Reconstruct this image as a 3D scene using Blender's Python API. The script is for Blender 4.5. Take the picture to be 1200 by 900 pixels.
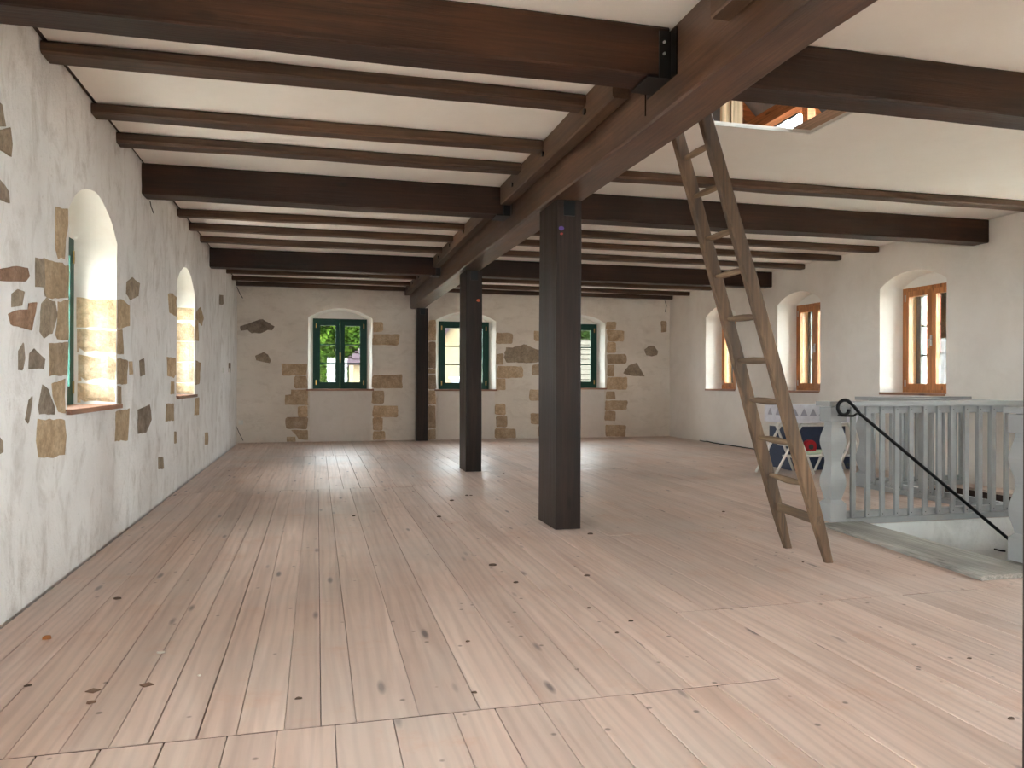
import bpy, math, random
from mathutils import Vector, Matrix, noise
from mathutils.geometry import delaunay_2d_cdt

sc = bpy.context.scene
for o in list(bpy.data.objects):
    bpy.data.objects.remove(o)
COL = sc.collection

# ------------------------------------------------------------------ camera
EYE = 1.15
F_PX, YAW, Y0, ROLL = 902.14, 14.215, 447.42, 0.1864
cam_d = bpy.data.cameras.new('camera')
cam = bpy.data.objects.new('camera', cam_d)
COL.objects.link(cam)
cam.location = (0, 0, EYE)
_a = math.radians(YAW)
_M = Matrix.Rotation(-_a, 4, 'Z') @ Matrix.Rotation(math.radians(90), 4, 'X') @ Matrix.Rotation(math.radians(ROLL), 4, 'Z')
cam.rotation_euler = _M.to_euler()
cam_d.sensor_width = 36.0
cam_d.lens = 36.0 * F_PX / 1200.0
cam_d.shift_y = -(450 - Y0) / 1200.0
cam_d.clip_start = 0.05
cam_d.clip_end = 300
sc.camera = cam

# ------------------------------------------------------------------ sky (overcast) and exposure
world = bpy.data.worlds.new('overcast_sky')
sc.world = world
world.use_nodes = True
_bg = world.node_tree.nodes['Background']
_bg.inputs[0].default_value = (0.925, 0.965, 1.0, 1)
_bg.inputs[1].default_value = 3.0
sc.view_settings.view_transform = 'Standard'
sc.view_settings.look = 'None'
sc.view_settings.gamma = 1.0
sc.view_settings.use_curve_mapping = False
sc.view_settings.exposure = 4.82
try:
    sc.cycles.use_denoising = True
    sc.cycles.max_bounces = 14
    sc.cycles.diffuse_bounces = 8
    sc.cycles.glossy_bounces = 4
    sc.cycles.transparent_max_bounces = 16
    sc.cycles.caustics_reflective = False
    sc.cycles.caustics_refractive = False
except Exception:
    pass

# room dimensions (metres)
XL, XR, YB, YF, ZC = -1.443, 7.305, 15.117, -3.3, 2.988

# ------------------------------------------------------------------ pixel helpers (1200 x 900 frame)
def ray(px, py):
    r = math.radians(ROLL)
    dx, dy = px - 600, py - Y0
    c, s = math.cos(r), math.sin(r)
    u = (c * dx + s * dy) / F_PX
    w = -(-s * dx + c * dy) / F_PX
    return Vector((math.sin(_a) + u * math.cos(_a), math.cos(_a) - u * math.sin(_a), w))
CAM = Vector((0, 0, EYE))
def on_x(px, py, X):
    d = ray(px, py); return CAM + d * (X / d.x)
def on_y(px, py, Y):
    d = ray(px, py); return CAM + d * (Y / d.y)
def on_z(px, py, Z=0.0):
    d = ray(px, py); return CAM + d * ((Z - EYE) / d.z)

# ------------------------------------------------------------------ materials
def new_mat(name):
    m = bpy.data.materials.new(name)
    m.use_nodes = True
    nt = m.node_tree
    return m, nt, nt.nodes['Principled BSDF']
def N(nt, kind, **kw):
    n = nt.nodes.new(kind)
    for k, v in kw.items():
        if k.startswith('i_'):
            key = k[2:]
            key = int(key) if key.isdigit() else key.replace('_', ' ')
            n.inputs[key].default_value = v
        else:
            setattr(n, k, v)
    return n
def L(nt, a, b):
    nt.links.new(a, b)
def ramp(nt, fac, stops):
    r = nt.nodes.new('ShaderNodeValToRGB')
    el = r.color_ramp.elements
    while len(el) < len(stops):
        el.new(0.5)
    for e, (p, c) in zip(el, stops):
        e.position = p
        e.color = c if len(c) == 4 else (*c, 1)
    if fac is not None:
        L(nt, fac, r.inputs[0])
    return r
def g(v):
    return (v, v, v, 1)
def srgb(r, gg, b):
    f = lambda v: (v / 255 / 12.92) if v <= 10 else ((v / 255 + 0.055) / 1.055) ** 2.4
    return (f(r), f(gg), f(b), 1)
def mix(nt, fac, a, b, mode='MIX'):
    m = nt.nodes.new('ShaderNodeMix')
    m.data_type = 'RGBA'
    m.blend_type = mode
    for sock, v in ((m.inputs[0], fac), (m.inputs[6], a), (m.inputs[7], b)):
        if hasattr(v, 'links'):
            L(nt, v, sock)
        else:
            sock.default_value = v
    return m.outputs[2]
def coords(nt, scale=(1, 1, 1), rnd=True):
    tc = N(nt, 'ShaderNodeTexCoord')
    v = tc.outputs['Object']
    if rnd:
        oi = N(nt, 'ShaderNodeObjectInfo')
        mu = N(nt, 'ShaderNodeMath', operation='MULTIPLY'); mu.inputs[1].default_value = 57.3
        L(nt, oi.outputs['Random'], mu.inputs[0])
        ad = N(nt, 'ShaderNodeVectorMath', operation='ADD')
        L(nt, v, ad.inputs[0]); L(nt, mu.outputs[0], ad.inputs[1])
        v = ad.outputs[0]
    mp = N(nt, 'ShaderNodeMapping')
    mp.inputs['Scale'].default_value = scale
    L(nt, v, mp.inputs['Vector'])
    return mp.outputs[0]
def axis_scale(axis, along, across):
    return tuple(along if a == axis else across for a in 'xyz')

def wood_mat(name, axis, c_dark, c_mid, c_light, rough=0.5, bump=0.25, tone=0.25, along=0.5, across=7.0, streak=60.0, spec=0.5):
    m, nt, b = new_mat(name)
    n1 = N(nt, 'ShaderNodeTexNoise', i_Scale=1.0, i_Detail=5.0, i_Roughness=0.6, i_Distortion=0.6)
    L(nt, coords(nt, axis_scale(axis, along, across)), n1.inputs['Vector'])
    n2 = N(nt, 'ShaderNodeTexNoise', i_Scale=1.0, i_Detail=4.0, i_Roughness=0.65)
    L(nt, coords(nt, axis_scale(axis, 2.2, streak)), n2.inputs['Vector'])
    big = N(nt, 'ShaderNodeTexNoise', i_Scale=1.6, i_Detail=2.0)
    L(nt, coords(nt), big.inputs['Vector'])
    base = ramp(nt, n1.outputs[0], [(0.25, c_dark), (0.5, c_mid), (0.78, c_light)]).outputs[0]
    st = ramp(nt, n2.outputs[0], [(0.3, g(0.42)), (0.7, g(1.4))]).outputs[0]
    c = mix(nt, 0.7, base, st, 'MULTIPLY')
    bg = ramp(nt, big.outputs[0], [(0.3, g(1 - tone)), (0.7, g(1 + tone))]).outputs[0]
    c = mix(nt, 1.0, c, bg, 'MULTIPLY')
    oi = N(nt, 'ShaderNodeObjectInfo')
    hv = ramp(nt, oi.outputs['Random'], [(0, g(0.86)), (1, g(1.14))]).outputs[0]
    c = mix(nt, 1.0, c, hv, 'MULTIPLY')
    vo = N(nt, 'ShaderNodeTexVoronoi', i_Scale=1.0)
    L(nt, coords(nt, axis_scale(axis, 1.7, 5.5)), vo.inputs['Vector'])
    kn = ramp(nt, vo.outputs['Distance'], [(0.06, g(0.35)), (0.13, g(1.0))]).outputs[0]
    c = mix(nt, 0.8, c, kn, 'MULTIPLY')
    L(nt, c, b.inputs['Base Color'])
    rr = ramp(nt, n1.outputs[0], [(0.2, g(rough - 0.1)), (0.8, g(rough + 0.12))]).outputs[0]
    L(nt, rr, b.inputs['Roughness'])
    b.inputs['Specular IOR Level'].default_value = spec
    bp = N(nt, 'ShaderNodeBump', i_Strength=bump, i_Distance=0.01)
    L(nt, n2.outputs[0], bp.inputs['Height']); L(nt, bp.outputs[0], b.inputs['Normal'])
    return m

BD = (srgb(35, 20, 12), srgb(52, 30, 18), srgb(72, 44, 27))
JD = (srgb(56, 38, 27), srgb(82, 58, 41), srgb(110, 83, 60))
M = {}
M['beam_x'] = wood_mat('dark_beam_x', 'x', *BD, rough=0.5, spec=0.3)
M['beam_y'] = wood_mat('dark_beam_y', 'y', srgb(54, 36, 27), srgb(84, 60, 46), srgb(116, 88, 70), rough=0.38, spec=0.5, tone=0.35)
M['joist_x'] = wood_mat('joist_x', 'x', *JD, rough=0.6)
M['joist_y'] = wood_mat('joist_y', 'y', *JD, rough=0.6)
M['post'] = wood_mat('post_z', 'z', srgb(31, 21, 17), srgb(42, 30, 24), srgb(55, 41, 33), rough=0.5, tone=0.15, spec=0.22)
M['ladder'] = wood_mat('old_ladder_wood', 'z', srgb(62, 47, 35), srgb(96, 74, 55), srgb(124, 99, 76), rough=0.7, across=14)
M['ladder_y'] = wood_mat('old_rung_wood', 'y', srgb(74, 59, 46), srgb(112, 90, 69), srgb(140, 118, 94), rough=0.7, across=20)
M['orange_x'] = wood_mat('spruce_x', 'x', srgb(176, 108, 66), srgb(206, 138, 90), srgb(222, 162, 116), rough=0.6)
M['orange_y'] = wood_mat('spruce_y', 'y', srgb(176, 108, 66), srgb(206, 138, 90), srgb(222, 162, 116), rough=0.6)
M['pale_z'] = wood_mat('pale_spruce_z', 'z', srgb(190, 156, 116), srgb(214, 184, 144), srgb(228, 204, 168), rough=0.65)
M['pale_y'] = wood_mat('pale_spruce_y', 'y', srgb(176, 142, 114), srgb(200, 166, 138), srgb(216, 186, 160), rough=0.65)
M['larch'] = wood_mat('oiled_larch', 'z', srgb(158, 96, 46), srgb(186, 120, 64), srgb(204, 140, 84), rough=0.4, tone=0.1)
M['grey_board'] = wood_mat('worn_grey_board', 'y', srgb(108, 105, 100), srgb(140, 137, 131), srgb(166, 162, 156), rough=0.6)
M['sill'] = wood_mat('red_brown_sill', 'x', srgb(120, 82, 64), srgb(156, 112, 90), srgb(178, 138, 116), rough=0.5, tone=0.1)
M['sill_y'] = wood_mat('red_brown_sill_y', 'y', srgb(120, 82, 64), srgb(156, 112, 90), srgb(178, 138, 116), rough=0.5, tone=0.1)

def floor_mat():
    m, nt, b = new_mat('worn_plank_floor')
    n1 = N(nt, 'ShaderNodeTexNoise', i_Scale=1.0, i_Detail=5.0, i_Roughness=0.55, i_Distortion=1.4)
    L(nt, coords(nt, (9, 0.55, 3)), n1.inputs['Vector'])
    wv = N(nt, 'ShaderNodeTexWave', wave_type='BANDS', bands_direction='X', i_Scale=4.0, i_Distortion=14.0, i_Detail=3.0, i_Detail_Scale=0.6)
    L(nt, coords(nt, (1.6, 0.16, 1)), wv.inputs['Vector'])
    c = ramp(nt, n1.outputs[0], [(0.25, srgb(176, 151, 139)), (0.5, srgb(196, 174, 163)), (0.78, srgb(212, 194, 184))]).outputs[0]
    wr = ramp(nt, wv.outputs[0], [(0.0, g(0.84)), (0.6, g(1.04))]).outputs[0]
    c = mix(nt, 0.6, c, wr, 'MULTIPLY')
    oi = N(nt, 'ShaderNodeObjectInfo')
    tint = ramp(nt, oi.outputs['Random'], [(0.0, (0.86, 0.83, 0.81, 1)), (0.35, (1.0, 0.97, 0.95, 1)), (0.7, (1.03, 1.0, 0.98, 1)), (1.0, (0.98, 0.9, 0.85, 1))]).outputs[0]
    c = mix(nt, 1.0, c, tint, 'MULTIPLY')
    # knots
    vo = N(nt, 'ShaderNodeTexVoronoi', i_Scale=1.0)
    L(nt, coords(nt, (6.5, 1.5, 0.01)), vo.inputs['Vector'])
    kn = ramp(nt, vo.outputs['Distance'], [(0.05, g(1.0)), (0.12, g(0.0))]).outputs[0]
    c = mix(nt, kn, c, srgb(104, 90, 86))
    # worn grey areas and ochre stains, in room coordinates
    ge = N(nt, 'ShaderNodeNewGeometry')
    big = N(nt, 'ShaderNodeTexNoise', i_Scale=0.55, i_Detail=5.0, i_Roughness=0.62)
    L(nt, ge.outputs['Position'], big.inputs['Vector'])
    wf = ramp(nt, big.outputs[0], [(0.46, g(0.0)), (0.68, g(0.6))]).outputs[0]
    c = mix(nt, wf, c, srgb(172, 160, 152))
    sm = N(nt, 'ShaderNodeTexNoise', i_Scale=2.3, i_Detail=6.0, i_Roughness=0.7)
    L(nt, ge.outputs['Position'], sm.inputs['Vector'])
    sf = ramp(nt, sm.outputs[0], [(0.58, g(0.0)), (0.74, g(0.5))]).outputs[0]
    c = mix(nt, sf, c, srgb(186, 140, 112))
    # specks
    sp = N(nt, 'ShaderNodeTexVoronoi', i_Scale=7.0)
    L(nt, ge.outputs['Position'], sp.inputs['Vector'])
    sk = ramp(nt, sp.outputs['Distance'], [(0.05, g(0.75)), (0.09, g(0.0))]).outputs[0]
    c = mix(nt, sk, c, srgb(82, 68, 60))
    L(nt, c, b.inputs['Base Color'])
    rr = ramp(nt, big.outputs[0], [(0.3, g(0.50)), (0.5, g(0.40)), (0.7, g(0.33))]).outputs[0]
    rs = ramp(nt, sm.outputs[0], [(0.3, g(0.9)), (0.7, g(1.25))]).outputs[0]
    L(nt, mix(nt, 1.0, rr, rs, 'MULTIPLY'), b.inputs['Roughness'])
    b.inputs['Specular IOR Level'].default_value = 0.62
    bp = N(nt, 'ShaderNodeBump', i_Strength=0.12, i_Distance=0.006)
    L(nt, n1.outputs[0], bp.inputs['Height']); L(nt, bp.outputs[0], b.inputs['Normal'])
    return m
M['plank'] = floor_mat()

def plaster_mat(name, c0, c1, stain, stain_amt, axis_stretch, bump=0.35, rough=0.92):
    m, nt, b = new_mat(name)
    n1 = N(nt, 'ShaderNodeTexNoise', i_Scale=1.3, i_Detail=7.0, i_Roughness=0.62)
    L(nt, coords(nt, rnd=False), n1.inputs['Vector'])
    c = ramp(nt, n1.outputs[0], [(0.3, c0), (0.68, c1)]).outputs[0]
    n2 = N(nt, 'ShaderNodeTexNoise', i_Scale=1.0, i_Detail=6.0, i_Roughness=0.72, i_Distortion=0.5)
    L(nt, coords(nt, axis_stretch, rnd=False), n2.inputs['Vector'])
    f = ramp(nt, n2.outputs[0], [(0.5, g(0.0)), (0.8, g(stain_amt))]).outputs[0]
    c = mix(nt, f, c, stain)
    n3 = N(nt, 'ShaderNodeTexNoise', i_Scale=26.0, i_Detail=5.0, i_Roughness=0.75)
    L(nt, coords(nt, rnd=False), n3.inputs['Vector'])
    f3 = ramp(nt, n3.outputs[0], [(0.62, g(0.0)), (0.76, g(stain_amt * 0.75))]).outputs[0]
    c = mix(nt, f3, c, stain)
    L(nt, c, b.inputs['Base Color'])
    b.inputs['Roughness'].default_value = rough
    b.inputs['Specular IOR Level'].default_value = 0.2
    ad = N(nt, 'ShaderNodeMath', operation='MULTIPLY_ADD')
    ad.inputs[1].default_value = 0.35
    L(nt, n3.outputs[0], ad.inputs[0]); L(nt, n2.outputs[0], ad.inputs[2])
    bp = N(nt, 'ShaderNodeBump', i_Strength=bump, i_Distance=0.025)
    L(nt, ad.outputs[0], bp.inputs['Height']); L(nt, bp.outputs[0], b.inputs['Normal'])
    return m
M['plaster_left'] = plaster_mat('limewash_brushed', srgb(220, 216, 214), srgb(237, 235, 234), srgb(176, 166, 158), 0.9, (3.4, 4.6, 2.4), 1.0)
M['plaster_back'] = plaster_mat('limewash_cream', srgb(222, 212, 200), srgb(236, 228, 218), srgb(190, 176, 160), 0.6, (3, 3, 6), 0.5)
M['plaster_right'] = plaster_mat('smooth_plaster', srgb(226, 218, 210), srgb(235, 229, 222), srgb(208, 198, 188), 0.4, (2, 2, 2), 0.12)
M['plaster_niche_daylit'] = plaster_mat('niche_limewash_daylit', srgb(236, 233, 226), srgb(243, 241, 236), srgb(222, 214, 200), 0.3, (3, 3, 3), 0.3)  # lightened so that daylight on the reveals is put into the colour
M['plaster_infill'] = plaster_mat('infill_plaster', srgb(222, 213, 205), srgb(232, 225, 218), srgb(198, 186, 174), 0.4, (3, 3, 3), 0.25)
M['ceiling'] = plaster_mat('ceiling_board', srgb(236, 231, 224), srgb(242, 238, 232), srgb(224, 217, 208), 0.25, (2, 2, 2), 0.05)
M['shaft'] = plaster_mat('stairwell_plaster', srgb(206, 206, 204), srgb(222, 222, 220), srgb(170, 170, 166), 0.6, (4, 4, 4), 0.4)

def stone_mat(name, c0, c1, c2, rnd_amt=0.2):
    m, nt, b = new_mat(name)
    n1 = N(nt, 'ShaderNodeTexNoise', i_Scale=7.0, i_Detail=7.0, i_Roughness=0.7)
    L(nt, coords(nt), n1.inputs['Vector'])
    c = ramp(nt, n1.outputs[0], [(0.28, c0), (0.5, c1), (0.72, c2)]).outputs[0]
    oi = N(nt, 'ShaderNodeObjectInfo')
    hv = ramp(nt, oi.outputs['Random'], [(0, (1 - rnd_amt, 1 - rnd_amt, 1 - rnd_amt * 0.8, 1)), (0.5, g(1)), (1, (1 + rnd_amt, 1 + rnd_amt * 0.9, 1 + rnd_amt * 0.7, 1))]).outputs[0]
    c = mix(nt, 1.0, c, hv, 'MULTIPLY')
    n2 = N(nt, 'ShaderNodeTexNoise', i_Scale=38.0, i_Detail=6.0, i_Roughness=0.7)
    L(nt, coords(nt), n2.inputs['Vector'])
    sp = ramp(nt, n2.outputs[0], [(0.35, g(0.72)), (0.6, g(1.08))]).outputs[0]
    c = mix(nt, 0.8, c, sp, 'MULTIPLY')
    L(nt, c, b.inputs['Base Color'])
    b.inputs['Roughness'].default_value = 0.95
    b.inputs['Specular IOR Level'].default_value = 0.15
    bp = N(nt, 'ShaderNodeBump', i_Strength=0.7, i_Distance=0.02)
    L(nt, n2.outputs[0], bp.inputs['Height']); L(nt, bp.outputs[0], b.inputs['Normal'])
    return m
M['sandstone'] = stone_mat('sandstone', srgb(152, 129, 104), srgb(183, 159, 130), srgb(204, 182, 154))
M['sandstone_back'] = stone_mat('sandstone_back', srgb(164, 138, 110), srgb(196, 170, 140), srgb(214, 192, 166))
M['reveal_stone'] = stone_mat('reveal_sandstone', srgb(200, 172, 132), srgb(220, 198, 164), srgb(234, 220, 196), 0.1)
M['greystone'] = stone_mat('grey_fieldstone', srgb(122, 108, 94), srgb(154, 138, 120), srgb(178, 162, 144))
M['redstone'] = stone_mat('red_fieldstone', srgb(116, 90, 74), srgb(150, 120, 100), srgb(172, 144, 124))

def plain(name, col, rough=0.5, metal=0.0, spec=0.5, var=0.08, scale=20.0, bump=0.0):
    m, nt, b = new_mat(name)
    n = N(nt, 'ShaderNodeTexNoise', i_Scale=scale, i_Detail=4.0)
    L(nt, coords(nt), n.inputs['Vector'])
    v = ramp(nt, n.outputs[0], [(0.3, g(1 - var)), (0.7, g(1 + var))]).outputs[0]
    L(nt, mix(nt, 1.0, col, v, 'MULTIPLY'), b.inputs['Base Color'])
    b.inputs['Roughness'].default_value = rough
    b.inputs['Metallic'].default_value = metal
    b.inputs['Specular IOR Level'].default_value = spec
    if bump:
        bp = N(nt, 'ShaderNodeBump', i_Strength=bump, i_Distance=0.01)
        L(nt, n.outputs[0], bp.inputs['Height']); L(nt, bp.outputs[0], b.inputs['Normal'])
    return m
M['green'] = plain('green_window_paint', srgb(22, 70, 58), 0.45, spec=0.25)
M['grey_paint'] = plain('grey_stair_paint', srgb(148, 150, 150), 0.42, var=0.06, scale=6)
M['white_paint'] = plain('white_paint', srgb(224, 222, 216), 0.45)
M['black_iron'] = plain('black_iron', srgb(20, 20, 22), 0.35, 0.6)
M['dark_steel'] = plain('dark_steel', srgb(52, 50, 50), 0.32, 0.8)
M['brass'] = plain('brass', srgb(190, 160, 96), 0.3, 0.8)
M['chrome'] = plain('galvanised', srgb(190, 190, 186), 0.3, 0.9)
M['navy'] = plain('navy_plastic', srgb(40, 52, 78), 0.5)
M['red'] = plain('red_plastic', srgb(178, 22, 34), 0.4)
M['mint'] = plain('mint_tray', srgb(206, 220, 196), 0.5)
M['cloth'] = plain('grey_white_cloth', srgb(206, 206, 214), 0.9, spec=0.1)
M['cloth_tri'] = plain('grey_print', srgb(150, 150, 162), 0.9, spec=0.1)
M['white_plastic'] = plain('white_plastic', srgb(228, 226, 220), 0.4)
M['purple'] = plain('purple_paint', srgb(92, 62, 140), 0.5)
M['redpaint'] = plain('red_paint', srgb(170, 44, 40), 0.5)
M['orangepaint'] = plain('orange_paint', srgb(206, 92, 48), 0.5)
M['debris'] = plain('dry_leaf', srgb(84, 66, 52), 0.8, var=0.3)
M['chip'] = plain('wood_chip', srgb(120, 92, 74), 0.8, var=0.2)
M['amber'] = plain('amber_chip', srgb(150, 92, 40), 0.5)
M['white_chip'] = plain('plaster_chip', srgb(220, 212, 200), 0.8)
M['subfloor'] = plain('dark_subfloor', srgb(60, 44, 36), 0.9)
M['membrane'] = plain('roof_membrane', srgb(120, 126, 136), 0.8, var=0.2, scale=5)
M['window_dark'] = plain('roof_window_frame', srgb(60, 66, 74), 0.5)
M['bounce_gravel'] = plain('pale_bounce_gravel', srgb(176, 168, 156), 0.95, spec=0.03, var=0.15, scale=1.5)  # unseen ground, made pale and neutral to bounce daylight indoors
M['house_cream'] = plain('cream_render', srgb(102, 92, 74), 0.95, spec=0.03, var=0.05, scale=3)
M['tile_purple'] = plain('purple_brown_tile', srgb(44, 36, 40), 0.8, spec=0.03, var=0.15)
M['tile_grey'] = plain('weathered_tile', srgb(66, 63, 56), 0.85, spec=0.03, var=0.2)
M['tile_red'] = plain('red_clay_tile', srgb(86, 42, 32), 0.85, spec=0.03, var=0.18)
M['house_window'] = plain('house_window_glass', srgb(90, 98, 104), 0.2)
M['bark'] = plain('bark', srgb(82, 70, 58), 0.95, var=0.2)
M['lining'] = plain('cream_lining', srgb(220, 200, 168), 0.6, var=0.04)
M['slate'] = plain('dark_outer_frame', srgb(58, 66, 66), 0.5)

def leaf_mat(name, c0, c1, c2):
    m, nt, b = new_mat(name)
    ge = N(nt, 'ShaderNodeNewGeometry')
    n = N(nt, 'ShaderNodeTexNoise', i_Scale=1.1, i_Detail=3.0)
    L(nt, ge.outputs['Position'], n.inputs['Vector'])
    c = ramp(nt, n.outputs[0], [(0.3, c0), (0.5, c1), (0.7, c2)]).outputs[0]
    L(nt, c, b.inputs['Base Color'])
    b.inputs['Roughness'].default_value = 0.8
    b.inputs['Specular IOR Level'].default_value = 0.05
    tr = N(nt, 'ShaderNodeBsdfTranslucent')
    L(nt, c, tr.inputs['Color'])
    ms = N(nt, 'ShaderNodeMixShader', i_0=0.35)
    L(nt, b.outputs[0], ms.inputs[1]); L(nt, tr.outputs[0], ms.inputs[2])
    L(nt, ms.outputs[0], nt.nodes['Material Output'].inputs['Surface'])
    return m
M['leaf'] = leaf_mat('leaves', srgb(34, 54, 18), srgb(54, 78, 24), srgb(80, 106, 36))
M['leaf2'] = leaf_mat('leaves_dark', srgb(28, 44, 20), srgb(44, 64, 28), srgb(64, 86, 40))

def glass_mat(name, tint):
    m, nt, b = new_mat(name)
    nt.nodes.remove(b)
    t = N(nt, 'ShaderNodeBsdfTransparent'); t.inputs[0].default_value = (*tint, 1)
    gl = N(nt, 'ShaderNodeBsdfGlossy', i_Roughness=0.02)
    lw = N(nt, 'ShaderNodeLayerWeight', i_Blend=0.5)
    pw = N(nt, 'ShaderNodeMath', operation='POWER'); pw.inputs[1].default_value = 5.0
    L(nt, lw.outputs['Facing'], pw.inputs[0])
    fr = N(nt, 'ShaderNodeMath', operation='MULTIPLY_ADD'); fr.inputs[1].default_value = 0.9; fr.inputs[2].default_value = 0.03
    L(nt, pw.outputs[0], fr.inputs[0])
    ms = N(nt, 'ShaderNodeMixShader')
    L(nt, fr.outputs[0], ms.inputs[0]); L(nt, t.outputs[0], ms.inputs[1]); L(nt, gl.outputs[0], ms.inputs[2])
    L(nt, ms.outputs[0], nt.nodes['Material Output'].inputs['Surface'])
    return m
M['glass'] = glass_mat('clear_window_glass', (0.93, 0.95, 0.94))
M['dim_grey_glass'] = glass_mat('view_dimming_glass', (0.50, 0.51, 0.505))  # strong tint added to dim the daylight and the view outside
M['dim_toned_glass'] = glass_mat('mild_dimming_glass', (0.76, 0.77, 0.76))  # slight tint added to tone down the brightness at side windows in view

# ------------------------------------------------------------------ mesh helpers
class MB:
    """collects shapes in world coordinates and links them as one mesh object"""
    def __init__(self, T=None):
        self.v = []; self.f = []; self.T = T; self.smooth = []
    def add(self, vs, fs, smooth=False):
        n = len(self.v)
        for p in vs:
            p = Vector(p)
            self.v.append(self.T(p) if self.T else p)
        self.f += [tuple(i + n for i in f) for f in fs]
        self.smooth += [smooth] * len(fs)
        return self
    def box(self, a, b):
        x0, y0, z0 = a; x1, y1, z1 = b
        return self.add([(x0, y0, z0), (x1, y0, z0), (x1, y1, z0), (x0, y1, z0), (x0, y0, z1), (x1, y0, z1), (x1, y1, z1), (x0, y1, z1)],
                        [(0, 3, 2, 1), (4, 5, 6, 7), (0, 1, 5, 4), (1, 2, 6, 5), (2, 3, 7, 6), (3, 0, 4, 7)])
    def loft(self, rings, smooth=False, caps=True):
        k = len(rings[0]); vs = [p for r in rings for p in r]; fs = []
        for i in range(len(rings) - 1):
            for j in range(k):
                a, b_ = i * k + j, i * k + (j + 1) % k
                fs.append((a, b_, b_ + k, a + k))
        if caps:
            fs.append(tuple(range(k - 1, -1, -1)))
            fs.append(tuple((len(rings) - 1) * k + j for j in range(k)))
        return self.add(vs, fs, smooth)
    def tube(self, pts, r, k=10, smooth=True):
        pts = [Vector(p) for p in pts]; rings = []
        rr = r if isinstance(r, (list, tuple)) else [r] * len(pts)
        up = None
        for i, p in enumerate(pts):
            d = (pts[min(i + 1, len(pts) - 1)] - pts[max(i - 1, 0)]).normalized()
            if up is None:
                up = Vector((0, 0, 1)) if abs(d.z) < 0.9 else Vector((0, 1, 0))
            s = d.cross(up).normalized(); t = s.cross(d).normalized(); up = t
            rings.append([p + (s * math.cos(6.28318 * j / k) + t * math.sin(6.28318 * j / k)) * rr[i] for j in range(k)])
        return self.loft(rings, smooth)
    def bar(self, p, q, w, d, up=(0, 0, 1)):
        """rectangular bar from p to q; w across, d along the 'up' side"""
        p, q = Vector(p), Vector(q)
        a = (q - p).normalized(); u = Vector(up)
        s = a.cross(u).normalized(); t = s.cross(a).normalized()
        o = [s * w / 2 + t * d / 2, -s * w / 2 + t * d / 2, -s * w / 2 - t * d / 2, s * w / 2 - t * d / 2]
        return self.loft([[p + k for k in o], [q + k for k in o]])
    def build(self, name, mat, parent=None, label=None, cat=None, group=None, kind=None, origin=None):
        lo = [min(p[i] for p in self.v) for i in range(3)]
        hi = [max(p[i] for p in self.v) for i in range(3)]
        org = Vector(origin) if origin is not None else Vector(((lo[0] + hi[0]) / 2, (lo[1] + hi[1]) / 2, lo[2]))
        me = bpy.data.meshes.new(name)
        me.from_pydata([p - org for p in self.v], [], self.f)
        if any(self.smooth):
            me.polygons.foreach_set('use_smooth', self.smooth)
        me.materials.append(M[mat] if isinstance(mat, str) else mat)
        o = bpy.data.objects.new(name, me)
        COL.objects.link(o)
        o['_'] = 0
        del o['_']
        WORLD[o.name] = org.copy()
        if parent is not None:
            o.parent = parent
            o.location = org - WORLD[parent.name]
        else:
            o.location = org
        tag(o, label, cat, group, kind)
        return o
WORLD = {}
def tag(o, label=None, cat=None, group=None, kind=None):
    if label: o['label'] = label
    if cat: o['category'] = cat
    if group: o['group'] = group
    if kind: o['kind'] = kind
    return o
def thing(name, loc, label=None, cat=None, group=None, kind=None):
    o = bpy.data.objects.new(name, None)
    COL.objects.link(o)
    o.location = loc
    o.empty_display_size = 0.1
    WORLD[o.name] = Vector(loc)
    return tag(o, label, cat, group, kind)

def timber(axis, a, b, chamfer=0.008, jit=0.004, seg=0.35, seed=0):
    """squared timber along an axis from corner a to corner b, with worn edges"""
    rnd = random.Random(seed)
    ax = 'xyz'.index(axis); o1, o2 = [i for i in range(3) if i != ax]
    n = max(1, int(round((b[ax] - a[ax]) / seg)))
    rings = []
    c = chamfer
    ph = rnd.random() * 50
    for i in range(n + 1):
        t = a[ax] + (b[ax] - a[ax]) * i / n
        lo1, hi1, lo2, hi2 = a[o1], b[o1], a[o2], b[o2]
        sec = [(lo1 + c, lo2), (hi1 - c, lo2), (hi1, lo2 + c), (hi1, hi2 - c), (hi1 - c, hi2), (lo1 + c, hi2), (lo1, hi2 - c), (lo1, lo2 + c)]
        ring = []
        for k, (p, q) in enumerate(sec):
            w1 = noise.noise(Vector((t * 1.3, ph + (k // 2) * 3.1, 0.3))) * jit
            w2 = noise.noise(Vector((t * 1.3, ph + (k // 2) * 3.1, 7.7))) * jit
            v = [0, 0, 0]; v[ax] = t; v[o1] = p + w1; v[o2] = q + w2
            ring.append(v)
        rings.append(ring)
    if ax == 1:
        rings = [list(reversed(r)) for r in rings]
    return MB().loft(rings)

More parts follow.
